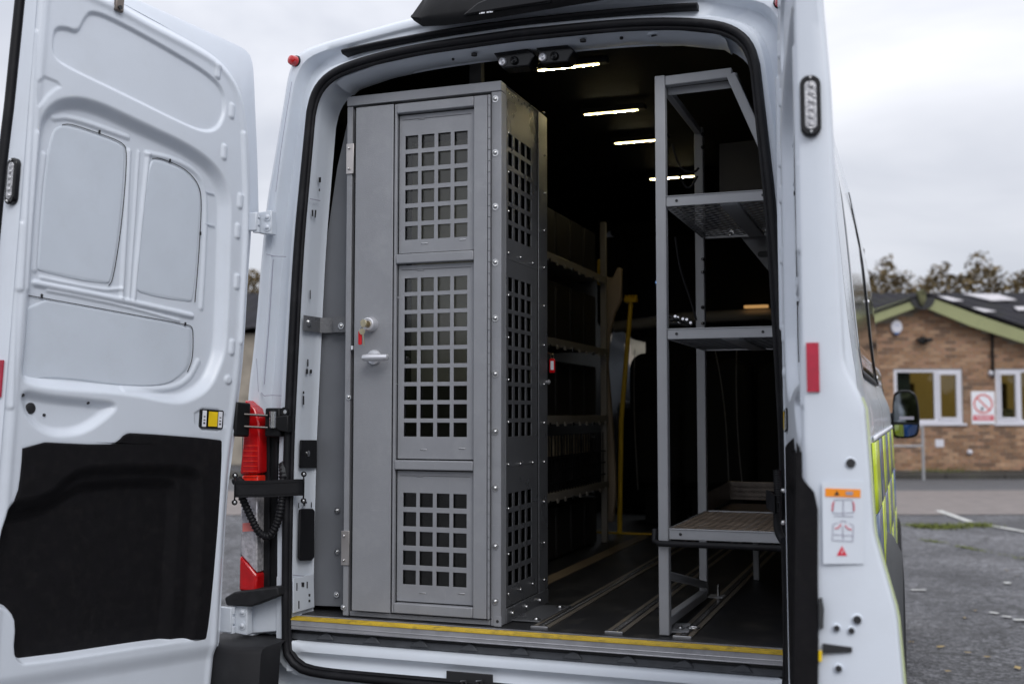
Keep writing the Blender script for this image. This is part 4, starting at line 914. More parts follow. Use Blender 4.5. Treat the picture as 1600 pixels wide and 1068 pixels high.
    r0 = ed(1261, 612); r1 = ed(1279, 535); m = MB(); m.box(r0[0], r1[0], r0[1], r1[1], uo - .001, uo + .002, A); m.build('reflector', REFLR, dp_)
    if not left:
        def epoly(pts, m_, nm, par=None, d0=.0025, d1=.0032):
            b = MB(); b.slab([F.M(uo + d0, q[1], q[0]) for q in [ed(*p) for p in pts]], F.u * (d1 - d0)); return b.build(nm, m_, par or dp_, smooth=None)
        lo = .009
        epoly([(1284, 752), (1350, 752), (1350, 880), (1286, 880)], mat('sticker_base', (.69, .735, .80), .35, var=.01), 'warning_sticker', None, .004, .0052)
        stk = dp_.children[-1]
        epoly([(1289, 762), (1344, 764), (1344, 777), (1289, 775)], ORANGE, 'orange_strip', stk, .0055, .0062)
        epoly([(1303, 773), (1311, 773), (1307, 766)], BLACKI, 'warning_triangle', stk, .0065, .007)
        epoly([(1321, 767), (1332, 767.5), (1332, 773), (1321, 772.5)], INKG, 'book_symbol', stk, .0065, .007)
        epoly([(1307, 867), (1323, 867), (1315, 852)], INKR, 'red_triangle', stk, .0055, .0062)
        epoly([(1314, 863), (1316.5, 863), (1316, 858)], PALEL, 'triangle_mark', stk, .0065, .007)
        def strokes(segs, m_, nm, r_=.0006):
            for sg_ in segs:
                b = MB(); b.tube([F.M(uo + .006, ed(*p)[1], ed(*p)[0]) for p in sg_], r_ if len(sg_) else r_, 5); b.build(nm, m_, stk)
        strokes([[(1301, 800), (1303, 780), (1331, 780), (1333, 800), (1301, 801)], [(1317, 781), (1317, 806)], [(1303, 805), (1333, 806)]], INKG, 'diagram_line')
        strokes([[(1300, 798), (1301, 786), (1303, 783)], [(1332, 783), (1333.5, 787), (1334, 798)], [(1304, 825), (1309, 824), (1314, 818)], [(1330, 827), (1324, 825), (1320, 820)]], INKR, 'diagram_red', .0010)
        strokes([[(1300, 843), (1301, 818), (1308, 816)], [(1332, 845), (1333, 820), (1327, 817)], [(1300, 843), (1332, 845)], [(1316, 822), (1317, 842)], [(1311, 815), (1317, 812), (1322, 815)], [(1302, 834), (1332, 836)]], INKG, 'diagram_line')
        for px, py, r_ in ((1329, 723, .0085), (1339, 967, .0075), (1307, 980, .0055), (1330, 984, .0055), (1310, 1043, .006)):
            w_, v_ = ed(px, py); m = MB(); m.lathe(A(w_, v_, uo), tuple(F.u), [(r_ * 1.35, -.008), (r_ * 1.25, .003), (r_, .0045)], 18); m.build('grommet', WHITE2, dp_)
            m = MB(); m.cyl(A(w_, v_, uo - .006), F.u, r_, .0115, 18); m.build('plug', BLACKI, dp_)
        epoly([(1285, 1004), (1331, 1010), (1331, 1018), (1285, 1020)], BLACKI, 'latch_slot', None, .001, .004)
        epoly([(1279, 1015), (1284, 1015), (1284, 1032), (1279, 1032)], YELLOWP, 'latch_tab', None, .001, .006)
        epoly([(1279, 934), (1284, 932), (1287, 950), (1286, 980), (1280, 982)], ARCH, 'latch_cover', None, .001, .008)
        eb = [(1244, 690), (1250, 700), (1252, 742), (1258, 752), (1272, 768), (1278, 795), (1278, 900), (1279, 1000), (1278, 1100), (1240, 1100)]
        epoly(eb, TRIM, 'edge_board', None, .000, .003)
        m = MB(); m.tube([F.M(WD + .002, v, float(np.interp(v, *TV)) - .001) for v in np.linspace(-.2, .60, 40)], .0016, 6); m.build('chevron_edge', mat('pale_lime_edge', (.66, .74, .40), .5), dp_)
    else:
        m = MB(); m.tube([F.M(WD + .004, v, float(np.interp(v, *TV)) + .016) for v in np.linspace(-.2, VTOP, 70)], .0125, 10); m.build('edge_seal', RUBBER, dp_)
        a, b = DL.px(183, 10); m = MB(); m.box(a - .014, a + .012, b - .016, b + .03, -.012, .0, F.M); k_ = m.build('top_catch', mat('dull_steel', (.20, .17, .15), .4, .8), dp_, bevel=.003)
        m = MB(); m.cyl(F.M(a, b - .006, -.012), tuple(-F.n), .006, .004, 12); m.build('catch_hole', BLACKI, k_)
    return dp_
def thing_part(name):
    o = bpy.data.objects.new(name, None); COL.objects.link(o); o.parent = van; ORG[o.name] = (0, 0, 0); return o
doorL = make_door(DL, '', True); doorR = make_door(DR, '', False)

# ---- door strap, check arm, cable conduit (left), and the same on the right
def strap(pts, wid, nm='check_strap'):
    P = []; pts = resample(np.array(smooth_poly(pts, 2, False)), 26)
    for i, q in enumerate(pts):
        t = pts[min(i + 1, 25)] - pts[max(i - 1, 0)]; t[2] = 0; t /= np.linalg.norm(t); n_ = np.array([-t[1], t[0], 0]) * .0022; z = np.array([0, 0, wid / 2])
        P.append([q + n_ - z, q + n_ + z, q - n_ + z, q - n_ - z])
    m = MB(); m.grid(P, cv=True); return m.build(nm, RUBBER, van, smooth=50)
a, b = DL.px(362, 763); p0 = np.array(DL.M(a, b, -.012)); p1 = oy(418, 761, -.06); p2 = oy(474, 761, -.01); p1[2] = (p0[2] + p2[2]) / 2 - .003
st_ = strap([p0 + [0, 0, 0], p0 + [.02, .004, 0], p1, p2 - [.02, .0, 0], p2], .050)
for sgn in (1, -1):
    P = []; pp = resample(np.array(smooth_poly([p0, p0 + [.02, .004, 0], p1, p2 - [.02, 0, 0], p2], 2, False)), 26) + np.array([.002, -.0035, sgn * .017]); m = MB(); m.tube(pp, .0008, 4); m.build('stitching', PLAST, st_)
for c in (p0, p2):
    for dz in (-.04, .04):
        m = MB(); m.cyl(c + np.array([0, 0, dz]), (.7, -.7, 0), .0085, .005, 14); o = m.build('eyelet', PLASTG, st_); m = MB(); m.lathe(c + np.array([.0035, -.0035, dz]), (.7, -.7, 0), [(.005, 0), (.004, .003), (0, .004)], 12); m.build('eyelet_bolt', STEEL, st_)
    m = MB(); m.tube([c + np.array([0, 0, -.04]), c + np.array([.003, -.003, -.022]), c + np.array([.003, -.003, .022]), c + np.array([0, 0, .04])], .0025, 6); m.build('strap_bar', PLASTG, st_)
def conduit(path, r=.0125, nm='cable_conduit'):
    pts = resample(np.array(smooth_poly(path, 3, False)), 150); rs = [r * (1.0 if i % 4 < 2 else .80) for i in range(150)]; m = MB(); m.tube(pts, rs, 12); return m.build(nm, RUBBER, van, smooth=70)
conduit([oy(376, 772, -.07), oy(384, 790, -.065), oy(394, 812, -.05), oy(404, 832, -.04), oy(419, 840, -.035), oy(430, 826, -.03), oy(438, 802, -.03), oy(441, 770, -.025), oy(442, 735, -.015), oy(442, 725, .0)])
m = MB(); m.tube([oy(365, 752, -.06), oy(372, 750, -.06), oy(384, 762, -.06), oy(388, 776, -.06)], [.010, .014, .016, .012], 12); m.build('conduit_boot', RUBBER, van)
m = MB(); m.tube([oy(443, 745, -.015), oy(443, 732, -.01), oy(445, 722, .0)], [.012, .013, .010], 12); m.build('conduit_boot', ARCH, van)
blk = MB(); q = [oy(px, py, -.03) for px, py in ((414, 637), (437, 637), (437, 682), (413, 682))]; blk.slab(q, (0, .04, 0)); ck = blk.build('check_arm', PLAST, van, bevel=.005)
m = MB(); m.slab([oy(px, py, -.035) for px, py in ((430, 650), (450, 648), (450, 676), (432, 672))], (0, .03, 0)); m.build('arm_block', PLAST, ck, bevel=.004)
m = MB(); m.cyl(oy(427, 668, -.036), (0, 0, 1), .012, .05, 14); m.build('arm_pivot', STEEL, ck)
m = MB(); m.cyl(oy(446, 643, -.02), (0, -1, 0), .014, .008, 16); m.build('arm_eye', PLASTG, ck)
m = MB(); m.cyl(oy(446, 643, -.0285), (0, -1, 0), .006, .003, 12); m.build('arm_bolt', STEEL, ck)
a, b = DL.px(378, 655); m = MB(); m.box(a - .03, a + .03, b - .052, b + .052, -.006, .02, DL.M); m.build('arm_bracket', PLAST, ck, bevel=.006)
for yy in (647, 666):
    a, b = DL.px(380, yy); m = MB(); m.tube([DL.M(a, b, -.004), oy(418, yy + 2, -.035)], .0038, 8); m.build('arm_rod', mat('dark_steel', (.10, .09, .085), .3, .8), ck)
# right side: looped strap and conduit between jamb and door
s0 = oy(1222, 781, .0); s1 = oy(1204, 779, -.10); s2 = np.array([.735, -.16, s0[2]])
strap([s0, s0 + [-.02, -.02, 0], s1 + [-.012, 0, 0], s1 + [0, -.03, 0], s2], .046)
conduit([oy(1214, 735, -.03), oy(1216, 770, -.05), oy(1214, 805, -.07), oy(1215, 828, -.09), oy(1222, 842, -.11), oy(1226, 846, -.15)], .011)
for py in (766, 816):
    m = MB(); m.lathe(oy(1224, py, -.14), (-.5, -1, 0), [(.006, 0), (.005, .004), (0, .005)], 12); m.build('strap_bolt', STEEL, van)
for y0, y1 in ((895, 930), (970, 986), (1038, 1066)):
    q = [oy(px, py, -.003) for px, py in ((1225, y0), (1238, y0), (1238, y1), (1225, y1))]; m = MB(); m.slab(q, (0, .004, 0)); m.build('slot', BLACKI, van, smooth=None)

# ================================================================== VAN SIDES (right side shows past the door)
def side_panel(y0, y1, z0, z1, off_, m_, nm, par=van, s=1, ny=6, nz=8, shape=None):
    P = []
    for i in range(ny + 1):
        Y = y0 + (y1 - y0) * i / ny; P.append([(s * (side_x(z0 + (z1 - z0) * j / nz, Y) + off_), Y, z0 + (z1 - z0) * j / nz) for j in range(nz + 1)])
    m = MB(); m.grid(P); o = m.build(nm, m_, par, smooth=60, recalc=False); md = o.modifiers.new('thick', 'SOLIDIFY'); md.thickness = .004; md.offset = 0; return o
WGL = mat('pale_side_window', (.09, .10, .11), .03, 0, var=.0, coat=1.0, spec=1.0)
for s in (1, -1):
    side_panel(.50, 2.02, 1.475, 2.22, .004, WGL, 'side_window', s=s); side_panel(2.02, 2.08, 1.46, 2.30, .008, RUBBER, 'window_pillar', s=s)
    side_panel(.46, 2.06, 1.455, 1.475, .006, RUBBER, 'window_rubber', s=s, nz=1); side_panel(2.12, 3.15, 1.475, 2.22, .004, TINTG, 'side_window', s=s)
    side_panel(3.5, 4.05, 1.44, 1.95, .004, TINTG if s > 0 else WGLASS, 'cab_window', s=s); side_panel(.3, 3.2, .60, .66, .012, BUMPER, 'side_moulding', s=s)
for yy, zz in ((2.05, 1.82), (2.05, 1.49)):
    m = MB(); m.lathe((side_x(zz, yy) + .012, yy, zz), (1, 0, 0), [(.012, 0), (.010, .004), (0, .006)], 12); m.build('pillar_stud', STEEL, van)
# chequered high visibility markings: alternate yellow and blue blocks with grey joints
YLIME = mat('lime_yellow_vinyl', (.54, .66, .02), .28, var=.05, coat=.3); BLUE = mat('blue_vinyl', (.02, .12, .42), .25, var=.05, coat=.4); SLATE = mat('slate_blue_vinyl', (.085, .12, .20), .3, var=.05, coat=.3)
for s in (1, -1):
    for r_ in range(3):
        for c_ in range(9):
            y0 = .25 + c_ * .42 + (.0 if r_ % 1 == 0 else 0); z0 = .66 + r_ * .20
            if .68 < y0 + .2 < 1.52 and r_ == 0: continue
            if (r_ == 0 and y0 + .42 > 1.5 and y0 < .75): continue
            mt = YLIME if (r_ + c_) % 2 == 0 else (SLATE if c_ < 6 else BLUE)
            side_panel(y0 + .004, min(y0 + .416, 4.05), z0 + .003, z0 + .197, .0045, mt, 'chequer', s=s, ny=3, nz=3)
    side_panel(.3, 4.0, 1.262, 1.275, .0045, PALEL, 'white_band', s=s, ny=10, nz=1)
# wheel arches and wheels
for s in (1, -1):
    m = MB(); P = []; ca, cz_ = 1.10, .36
    for i in range(33):
        t = rad(-12 + 204 * i / 32); row_ = []
        for rr_, xx in ((.40, .90), (.40, 1.005), (.415, 1.018), (.47, 1.015), (.53, .985), (.55, .955), (.55, .90)):
            row_.append((s * xx, ca + rr_ * math.cos(t) * .98, cz_ + rr_ * math.sin(t) * 1.05))
        P.append(row_)
    m.grid(P); m.build('wheel_arch', ARCH, van, smooth=50)
    for cy in (1.10, 4.35):
        w = MB(); w.lathe((s * (.73 if cy < 2 else .76), cy, .35), (s, 0, 0), [(.20, 0), (.32, .0), (.345, .02), (.352, .05), (.352, .18), (.342, .205), (.30, .215), (.21, .20)], 40); ty = w.build('wheel', RUBBER, van)
        w = MB(); w.lathe((s * (.73 if cy < 2 else .76), cy, .35), (s, 0, 0), [(.21, .20), (.19, .17), (.12, .15), (.06, .19), (0, .19)], 28); w.build('rim', ALU, ty)
# wing mirrors
for s in (1, -1):
    q = on(1413, 646, (0, 3.95, 0), (0, 1, 0)); cx, cz = q[0], q[2]; Ym = 3.95
    cx0 = on(1391, 640, (0, Ym, 0), (0, 1, 0))[0]; cx1 = on(1437, 640, (0, Ym, 0), (0, 1, 0))[0]
    zt = on(1413, 609, (0, Ym, 0), (0, 1, 0))[2]; zb = on(1413, 685, (0, Ym, 0), (0, 1, 0))[2]
    po = lambda k: [(cx0 + .010 - k, zb + .02), (cx0 + .03, zb - k), (cx1 - .025, zb - k + .004), (cx1 + k, zb + .05), (cx1 + k - .004, zt - .07), (cx1 - .03, zt + k), (cx0 + .04, zt + k), (cx0 + .012 - k, zt - .04)]
    f = lambda P_: [(s * x, z) for x, z in R2(P_, 2)]
    m = MB(); a_ = f(po(0)); m.prism(a_, lambda a, b, c: (a, c, b), Ym, Ym + .03); wmr = m.build('wing_mirror', PLASTG, van, bevel=.006)
    m = MB(); P = [[(s * (cx + (abs(x) - cx) * k_), Ym + .03 + dy, cz + (z - cz) * k_) for x, z in a_] for k_, dy in ((1, 0), (.97, .05), (.8, .10), (.4, .13), (.02, .135))]; m.grid(P, cv=True); m.build('mirror_shell', PLAST if s < 0 else WHITE, wmr)
    zs = zb + (zt - zb) * .315
    up_ = [(x, z) for x, z in a_ if z > zs + .006]; xa, xb = min(x for x, _ in a_), max(x for x, _ in a_)
    def inset(P_, z0, z1):
        Q = []; 
        for x, z in P_:
            x2 = cx * s + (x - cx * s) * .86; z2 = cz + (z - cz) * .92; Q.append((x2, z2))
        sp_ = [(span(Q, v)) for v in np.linspace(z0, z1, 9)]; vs_ = np.linspace(z0, z1, 9)
        return [(a[0], v) for a, v in zip(sp_, vs_) if a] + [(a[1], v) for a, v in list(zip(sp_, vs_))[::-1] if a]
    m = MB(); m.prism(inset(a_, zs + .008, zt - .013), lambda a, b, c: (a, c, b), Ym - .004, Ym + .001); m.build('mirror_glass', MIRRORM, wmr, smooth=None)
    m = MB(); P_ = inset(a_, zb + .014, zs - .008); m.prism(P_, lambda a, b, c: (a, c - .012 - s * .085 * (a - s * cx) - .05 * (b - zs), b), Ym - .004, Ym + .001); m.build('mirror_glass', MIRRORM, wmr, smooth=None)
    m = MB(); m.box(min(s * (cx0 + .012), s * (cx1 - .004)), max(s * (cx0 + .012), s * (cx1 - .004)), Ym - .006, Ym, zs - .005, zs + .005); m.build('glass_divider', PLAST, wmr, smooth=None)
    m = MB(); m.box(min(s * (cx0 + .05), s * (cx0 + .13)), max(s * (cx0 + .05), s * (cx0 + .13)), Ym - .0055, Ym - .0045, zs + .022, zs + .040); m.build('mirror_label', INKG, wmr, smooth=None)
    m = MB(); m.tube([(s * (cx0 + .03), Ym + .06, zs + .03), (s * (cx0 - .10), Ym + .08, zs - .02)], [.04, .05], 10); m.build('mirror_arm', PLAST, wmr)
    m = MB(); m.lathe((s * (cx0 - .035), Ym - .3, zb - .03), (s, 0, 0), [(.02, -.05), (.025, 0), (.015, .02), (0, .022)], 12); m.build('door_handle_end', PLAST, van)
m = MB(); q = oy(1346, 396, 3.3); m.box(q[0] - .02, q[0] + .015, 3.3, 3.36, q[2] - .03, q[2] + .03); m.build('roof_camera', PLAST, van, bevel=.005)
# cab glass
m = MB(); P = [[(x, y, z) for y, z in ((3.84, 2.45), (4.1, 2.1), (4.36, 1.73))] for x in (-.72, 0, .72)]; m.grid(P); m.build('windscreen', WGLASS, van)

# ================================================================== VAN INTERIOR
m = MB(); m.box(-.80, .80, .070, 3.75, .66, .72); fl_ = m.build('load_floor', FLOORM, van, smooth=None)
LW = [(-.80, .72), (-.80, 1.5), (-.77, 2.1), (-.70, 2.40), (-.62, 2.46), (-.3, 2.485), (0, 2.49)]; LW = LW + [(-x, z) for x, z in LW[::-1][1:]]
m = MB(); m.grid([[(x, y, z) for x, z in LW] for y in (.14, .6, 1.2, 1.8, 2.4, 3.0, 3.5, 3.95)], skip=lambda c, i, j: c[2] > 2.3 and abs(c[0]) < .78); m.build('side_lining', LINING, van, smooth=60)
m = MB(); m.grid([[(x, y, z) for x, z in LW if z > 2.09] for y in np.linspace(.14, 3.5, 12)]); m.build('roof_lining', CEILM, van, smooth=60)
# LED strip lamps
for px0, py0, px1, py1 in ((842, 111.5, 935, 99), (914, 180, 996, 171), (962, 225, 1034, 217.5), (1016, 280.5, 1084, 275)):
    A_, B_ = oz(px0, py0, 2.462), oz(px1, py1, 2.462); y = (A_[1] + B_[1]) / 2; x0, x1 = A_[0], B_[0]
    m = MB(); m.box(x0 - .015, x1 + .03, y - .018, y + .018, 2.463, 2.482); c_ = m.build('ceiling_lamp', PLAST, van, bevel=.003)
    m = MB(); m.box(x0, x1, y - .0035, y + .0035, 2.4600, 2.463); m.build('led_strip', LED, c_, smooth=None)
    for k in range(6):
        xx = x0 + (x1 - x0) * (k + .5) / 6; m = MB(); m.box(xx - .004, xx + .004, y - .0022, y + .0022, 2.4590, 2.4599); m.build('led_chip', LEDH, c_, smooth=None)
# seat rails in the floor
def rail(p0, y1, wid=.052):
    x, y0 = p0; m = MB(); m.box(x - wid / 2, x + wid / 2, y0, y1, .7195, .7235); r_ = m.build('floor_rail', mat('worn_rail', (.42, .37, .31), .4, .7, var=.2, vscale=8, dirt=((.08, .07, .06), .6, 8)), van, bevel=.001)
    m = MB(); m.box(x - .011, x + .011, y0 + .02, y1, .7232, .7245); m.build('rail_groove', BLACKI, r_, smooth=None)
    n = int((y1 - y0 - .04) / .0245)
    for k in range(n):
        b = MB(); b.cyl((x, y0 + .035 + k * .0245, .7244), (0, 0, 1), .0085, .0016, 8)
        if k == 0: o0 = b.build('rail_tooth', STEEL, r_); base = o0.location.copy()
        elif k < 60: c_ = o0.copy(); COL.objects.link(c_); c_.location = (0, k * .0245, 0)
    m = MB(); m.box(x - wid / 2, x + wid / 2, y0 - .006, y0 + .004, .7196, .7265); m.build('rail_end', ALU, r_, bevel=.001)
r1 = oz(859 - 22, 975, .72); r2 = oz(955, 976, .72); r3 = oz(968 + 0, 976, .72)
X1 = oz(862, 970, .72)[0]; X2 = oz(985, 970, .72)[0]; X3 = oz(1093, 970, .72)[0]; X0 = oz(859, 905, .72)[0]
rail((X1, .10), 2.7); rail((X2, .10), 2.7); rail((X3, .10), 2.7)
for xx, y0, y1 in ((X0, .9, 2.8), (X0 - .28, 1.6, 2.8)):
    m = MB(); m.box(xx - .03, xx + .03, y0, y1, .7195, .7225); m.build('floor_strip', mat('brown_floor_strip', (.24, .18, .11), .5, var=.2), van, smooth=None)
# step nosing at the side door
m = MB(); m.box(-.78, -.20, 2.62, 2.66, .7195, .728); m.build('step_nosing', YRAIL, van, bevel=.002)
m = MB(); m.slab([oy(px, py, 2.45) for px, py in ((938, 430), (957, 434), (964, 417), (970, 418), (970, 468), (960, 490), (952, 520), (949, 570), (956, 660), (962, 760), (958, 815), (946, 815), (944, 600), (938, 500))], (0, .04, 0)); m.build('door_pillar', CREAM, van, bevel=.008)
# overhead console, dash, headlining lip and an added glare blocker
m = MB(); m.box(-.52, .72, 3.45, 3.75, 1.775, 2.40); m.box(-.72, -.525, 3.45, 3.75, 1.86, 2.40); m.box(-.64, .64, 3.46, 3.74, 2.402, 2.52); m.build('overhead_console', SEATM, van, bevel=.03)
m = MB(); m.tube([(-.60, 3.42, 1.85), (-.2, 3.42, 1.89), (.3, 3.42, 1.90), (.7, 3.42, 1.88)], .035, 10); m.build('headlining_edge', mat('grey_headlining', (.45, .43, .42), .6, var=.1), van)
m = MB(); m.box(-.90, .90, 3.4, 4.7, .60, .66); m.build('cab_floor', SEATM, van)
for x0, x1, zt in ((-.50, .05, 1.69), (.16, .80, 1.71)):
    m = MB(); m.prism(rrect(x0, .80, x1, zt, .09, 6), lambda a, b, c: (a, c, b), 3.36, 3.50); m.build('front_seat', SEATM, van, bevel=.03, seg=3)
m = MB(); m.box(-.41, .76, 3.40, 3.44, 1.40, 1.80); m.build('cab_glare_blocker', SEATM, van, bevel=.01)  # added black panel, hides the bright windscreen band above the seats
m = MB(); m.box(-.75, .75, 4.0, 4.6, .72, 1.42); m.build('dashboard', SEATM, van, bevel=.05)
q0 = oy(1160, 480, 3.3); q1 = oy(1198, 474, 3.3); m = MB(); m.box(q0[0], q1[0], 3.36, 3.38, q0[2], q1[2]); m.build('interior_lamp', mat('amber_lamp', (.9, .5, .15), .4, emit=(1, .55, .2), es=.40), van, bevel=.003)
q = oy(1027, 441, 3.3); m = MB(); m.lathe(q, (0, -1, 0), [(.008, 0), (.006, .006), (0, .008)], 12); m.build('camera_indicator', mat('blue_indicator', (.2, .4, 1), .4, emit=(.25, .5, 1), es=1.6), van)
# seats
for k, (x0, x1, y, zt, lab) in enumerate(((-.40, -.14, 3.05, 1.38, 'black high backed seat seen low beside the yellow pole'), (-.11, .26, 2.9, 1.63, 'black rear bench seat with one pale piping line, left of the rack post'), (.31, .78, 2.75, 1.60, 'black rear seat with two pale piping lines behind the rack'))):
    st2 = thing('passenger_seat', lab, 'seat', ((x0 + x1) / 2, y, .72), 'black passenger seats')
    m = MB(); P_ = rrect(x0, .95, x1, zt, .06, 5); m.prism(P_, lambda a, b, c: (a, c + .10 * (b - .95), b), y, y + .14); m.build('backrest', SEATM, st2, bevel=.03, seg=3)
    m = MB(); m.box(x0, x1, y + .05, y + .55, .98, 1.12); m.build('seat', SEATM, st2, bevel=.04, seg=3)
    m = MB(); m.box(x0 + .04, x1 - .04, y + .1, y + .45, .72, .98); m.build('pedestal', SEATM, st2, bevel=.01)
    lines = {0: [], 1: [[(992, 545), (990, 600), (992, 680), (997, 765)]], 2: [[(1117, 545), (1128, 600), (1136, 680), (1139, 765)], [(1151, 545), (1150, 600), (1153, 690), (1161, 768)]]}[k]
    for ln in lines:
        m = MB(); m.tube([oy(a, b, y - .006 + .10 * (oy(a, b, y)[2] - .95)) for a, b in [tuple(p) for p in smooth_poly(ln, 2, False)]], .0022, 6); m.build('piping', PIPING, st2)

# ================================================================== CELL (cage)
CY = .08; CX0, CX1, CZ0, CZ1, CYB = -.598, -.08, .722, 2.334, .52
cell = thing('prisoner_cell', 'tall grey steel cell with perforated window panels and a closed door', 'cage', (CX0, CY, CZ0))
Xf = lambda px, py=600, Y=CY: float(oy(px, py, Y)[0]); Zf = lambda py, px=680, Y=CY: float(oy(px, py, Y)[2])
def cb(nm, x0, x1, y0, y1, z0, z1, m_=GREY, par=cell, bevel=.0015): m = MB(); m.box(x0, x1, y0, y1, z0, z1); return m.build(nm, m_, par, bevel=bevel)
xa = CX0; xb = Xf(549); xc = Xf(766); xd = CX1
cb('frame_post', xa, xb - .004, CY, CY + .04, CZ0, CZ1 - .032); cb('frame_head', xa, xd, CY - .003, CY + .04, CZ1 - .030, CZ1); cb('frame_post', xc + .003, xd, CY - .001, CY + .04, CZ0, CZ1 - .032)
cb('frame_sill', xb, xc, CY + .004, CY + .04, CZ0, CZ0 + .014)
cb('door_gap', xb - .003, xb + .014, CY + .016, CY + .02, CZ0 + .02, CZ1 - .035, BLACKI)
# door
cd = bpy.data.objects.new('cell_door', None); COL.objects.link(cd); cd.parent = cell; cd.location = (0, 0, 0); ORG[cd.name] = ORG[cell.name]
dz0, dz1 = CZ0 + .020, CZ1 - .042
dx0 = Xf(552.5, 600, CY - .016); dx1 = Xf(612, 600, CY - .016); dx2 = Xf(742); dx3 = Xf(763)
cb('door_plate', dx0, dx1, CY - .016, CY - .012, dz0, dz1, par=cd); cb('plate_return', dx1 + .001, Xf(620), CY - .010, CY + .002, dz0, dz1, par=cd)
cb('door_stile', dx2, dx3, CY - .012, CY + .012, dz0, dz1, par=cd); 
cb('hinge_rail', dx3 + .001, xc, CY - .010, CY + .01, dz0, dz1, par=cd)
rails = [(dz1 - .030, dz1), (Zf(410), Zf(395)), (Zf(734), Zf(719)), (dz0, dz0 + .030)]
for z0, z1 in rails: cb('door_rail', Xf(620) + .0005, dx2 - .001, CY - .014, CY + .012, z0, z1, par=cd, bevel=.003)
wins_z = [(rails[1][1], rails[0][0], 208, 372, 6), (rails[2][1], rails[1][0], 432.5, 682, 9), (rails[3][1], rails[2][0], 770.5, 915, 5)]
colsx = [(630.2, 650.4), (655.8, 676.2), (682, 702), (707.8, 728.8)]
for zb_, zt_, y0, y1, n in wins_z:
    us = [Xf(620) + .002]
    for a, b in colsx: us += [Xf(a), Xf(b)]
    us += [dx2 - .003]; zA, zB = Zf(y1), Zf(y0); hz = .0425; pitch = (zB - zA - hz) / (n - 1); vs = [zb_ + .004]
    for k in range(n): vs += [zA + k * pitch, zA + k * pitch + hz]
    vs += [zt_ - .004]
    m = MB(); plate_holes(m, us, vs, lambda i, j: i % 2 == 1 and j % 2 == 1, lambda u, v, w: (u, CY + .004 + w, v), .003); gr = m.build('window_grille', GREY, cd, smooth=None, bevel=.0005)
    m = MB(); m.box(us[0], us[-1], CY + .012, CY + .016, vs[0], vs[-1]); m.build('polycarbonate', POLY, gr, smooth=None)
    for (fx, zz) in ((.25, zt_ - .022), (.80, zb_ + .035), (.3, zb_ + .030)):
        xx = us[0] + (us[-1] - us[0]) * fx; b = MB(); b.box(xx, xx + .022, CY + .002, CY + .0045, zz, zz + .003); b.build('weld', STEEL if zz < zt_ - .03 else GREY, gr, bevel=.001)
    b = MB(); b.tube([(us[0] + .01, CY + .0035, zt_ - .018), (us[-1] - .012, CY + .0035, zt_ - .018)], .0010, 5); b.build('weld_line', GREYD, gr)
    # side window of the same height
for k in range(5):
    pass
# piano hinge
n = 46
for k in range(n):
    z0 = dz0 + (dz1 - dz0) * k / n; b = MB()
    b.cyl((xc + .0005, CY - .012, z0 + .001), (0, 0, 1), .0042, (dz1 - dz0) / n - .002, 8); b.build('hinge_knuckle', GREY, cell)
for py in (155, 239, 323, 410, 497, 584, 674, 762, 853, 939):
    q = oy(774, py, CY - .001); b = MB(); screw(b, q, (0, -1, 0), .0062); b.build('frame_screw', STEEL, cell)
for px, py in ((622, 465), (620, 600), (621, 185), (621, 280), (615, 816), (615, 920)):
    q = oy(px, py, CY - .002); b = MB(); b.lathe(q, (0, -1, 0), [(.0028, 0), (.002, .0015), (0, .002)], 8); b.build('rivet', STEEL, cd)
for px, py in ((545, 620), (527, 797), (527, 861), (526, 928), (537, 948)):
    q = oy(px, py, CY - .001 if px > 532 else .135); b = MB(); screw(b, q, (0, -1, 0), .0055); b.build('frame_screw', STEEL, cell)
for y0, y1, xl, xr in ((224, 272, 541, 553), (829, 882, 533, 546)):
    q0 = oy(xl, y1, CY - .003); q1 = oy(xr, y0, CY - .003); m = MB(); m.box(q0[0], q1[0], CY - .0045, CY - .0005, q0[2], q1[2]); h_ = m.build('lock_keep', HINGE, cell, bevel=.001)
    for zz in (q0[2] + .015, q1[2] - .015):
        b = MB(); screw(b, ((q0[0] + q1[0]) / 2 - .003, CY - .0045, zz), (0, -1, 0), .004, False); b.build('keep_screw', STEEL, h_)
q = oy(551, 543, CY - .005); m = MB(); m.box(q[0] - .004, q[0] + .002, CY - .008, CY, q[2] - .006, q[2] + .006); m.build('latch_bolt', PALEL, cd)
# lock cylinder and lever handle
q = oy(580, 507, CY - .016); b = MB(); b.lathe(q, (0, -1, 0), [(.0235, 0), (.0235, .003), (.0215, .020), (.020, .0245), (.0165, .026), (.0150, .0235), (0, .0235)], 32); lk = b.build('lock_cylinder', CHROME, cd)
b = MB(); b.cyl(q + np.array([0, -.0236, 0]), (0, -1, 0), .0105, .003, 20); b.build('lock_plug', mat('worn_brass', (.55, .48, .35), .3, 1), lk)
q2 = oy(585, 558, CY - .016); b = MB(); b.lathe(q2, (0, -1, 0), [(.0235, 0), (.0235, .004), (.021, .007), (.012, .008), (.010, .018), (0, .018)], 32); hd2 = b.build('door_handle', CHROME, cd)
b = MB(); L0 = q2 + np.array([-.018, -.042, -.003]); L1 = q2 + np.array([.066, -.038, -.003])
b.tube([q2 + np.array([0, -.016, 0]), q2 + np.array([-.004, -.04, -.001])], .010, 14); b.tube([L0, L0 + [.003, -.001, 0], L0 + [.02, -.003, 0], L1 - [.02, 0, 0], L1 - [.003, 0, 0], L1], [.005, .0098, .0112, .0106, .0098, .005], 16); b.build('lever', CHROME, hd2)
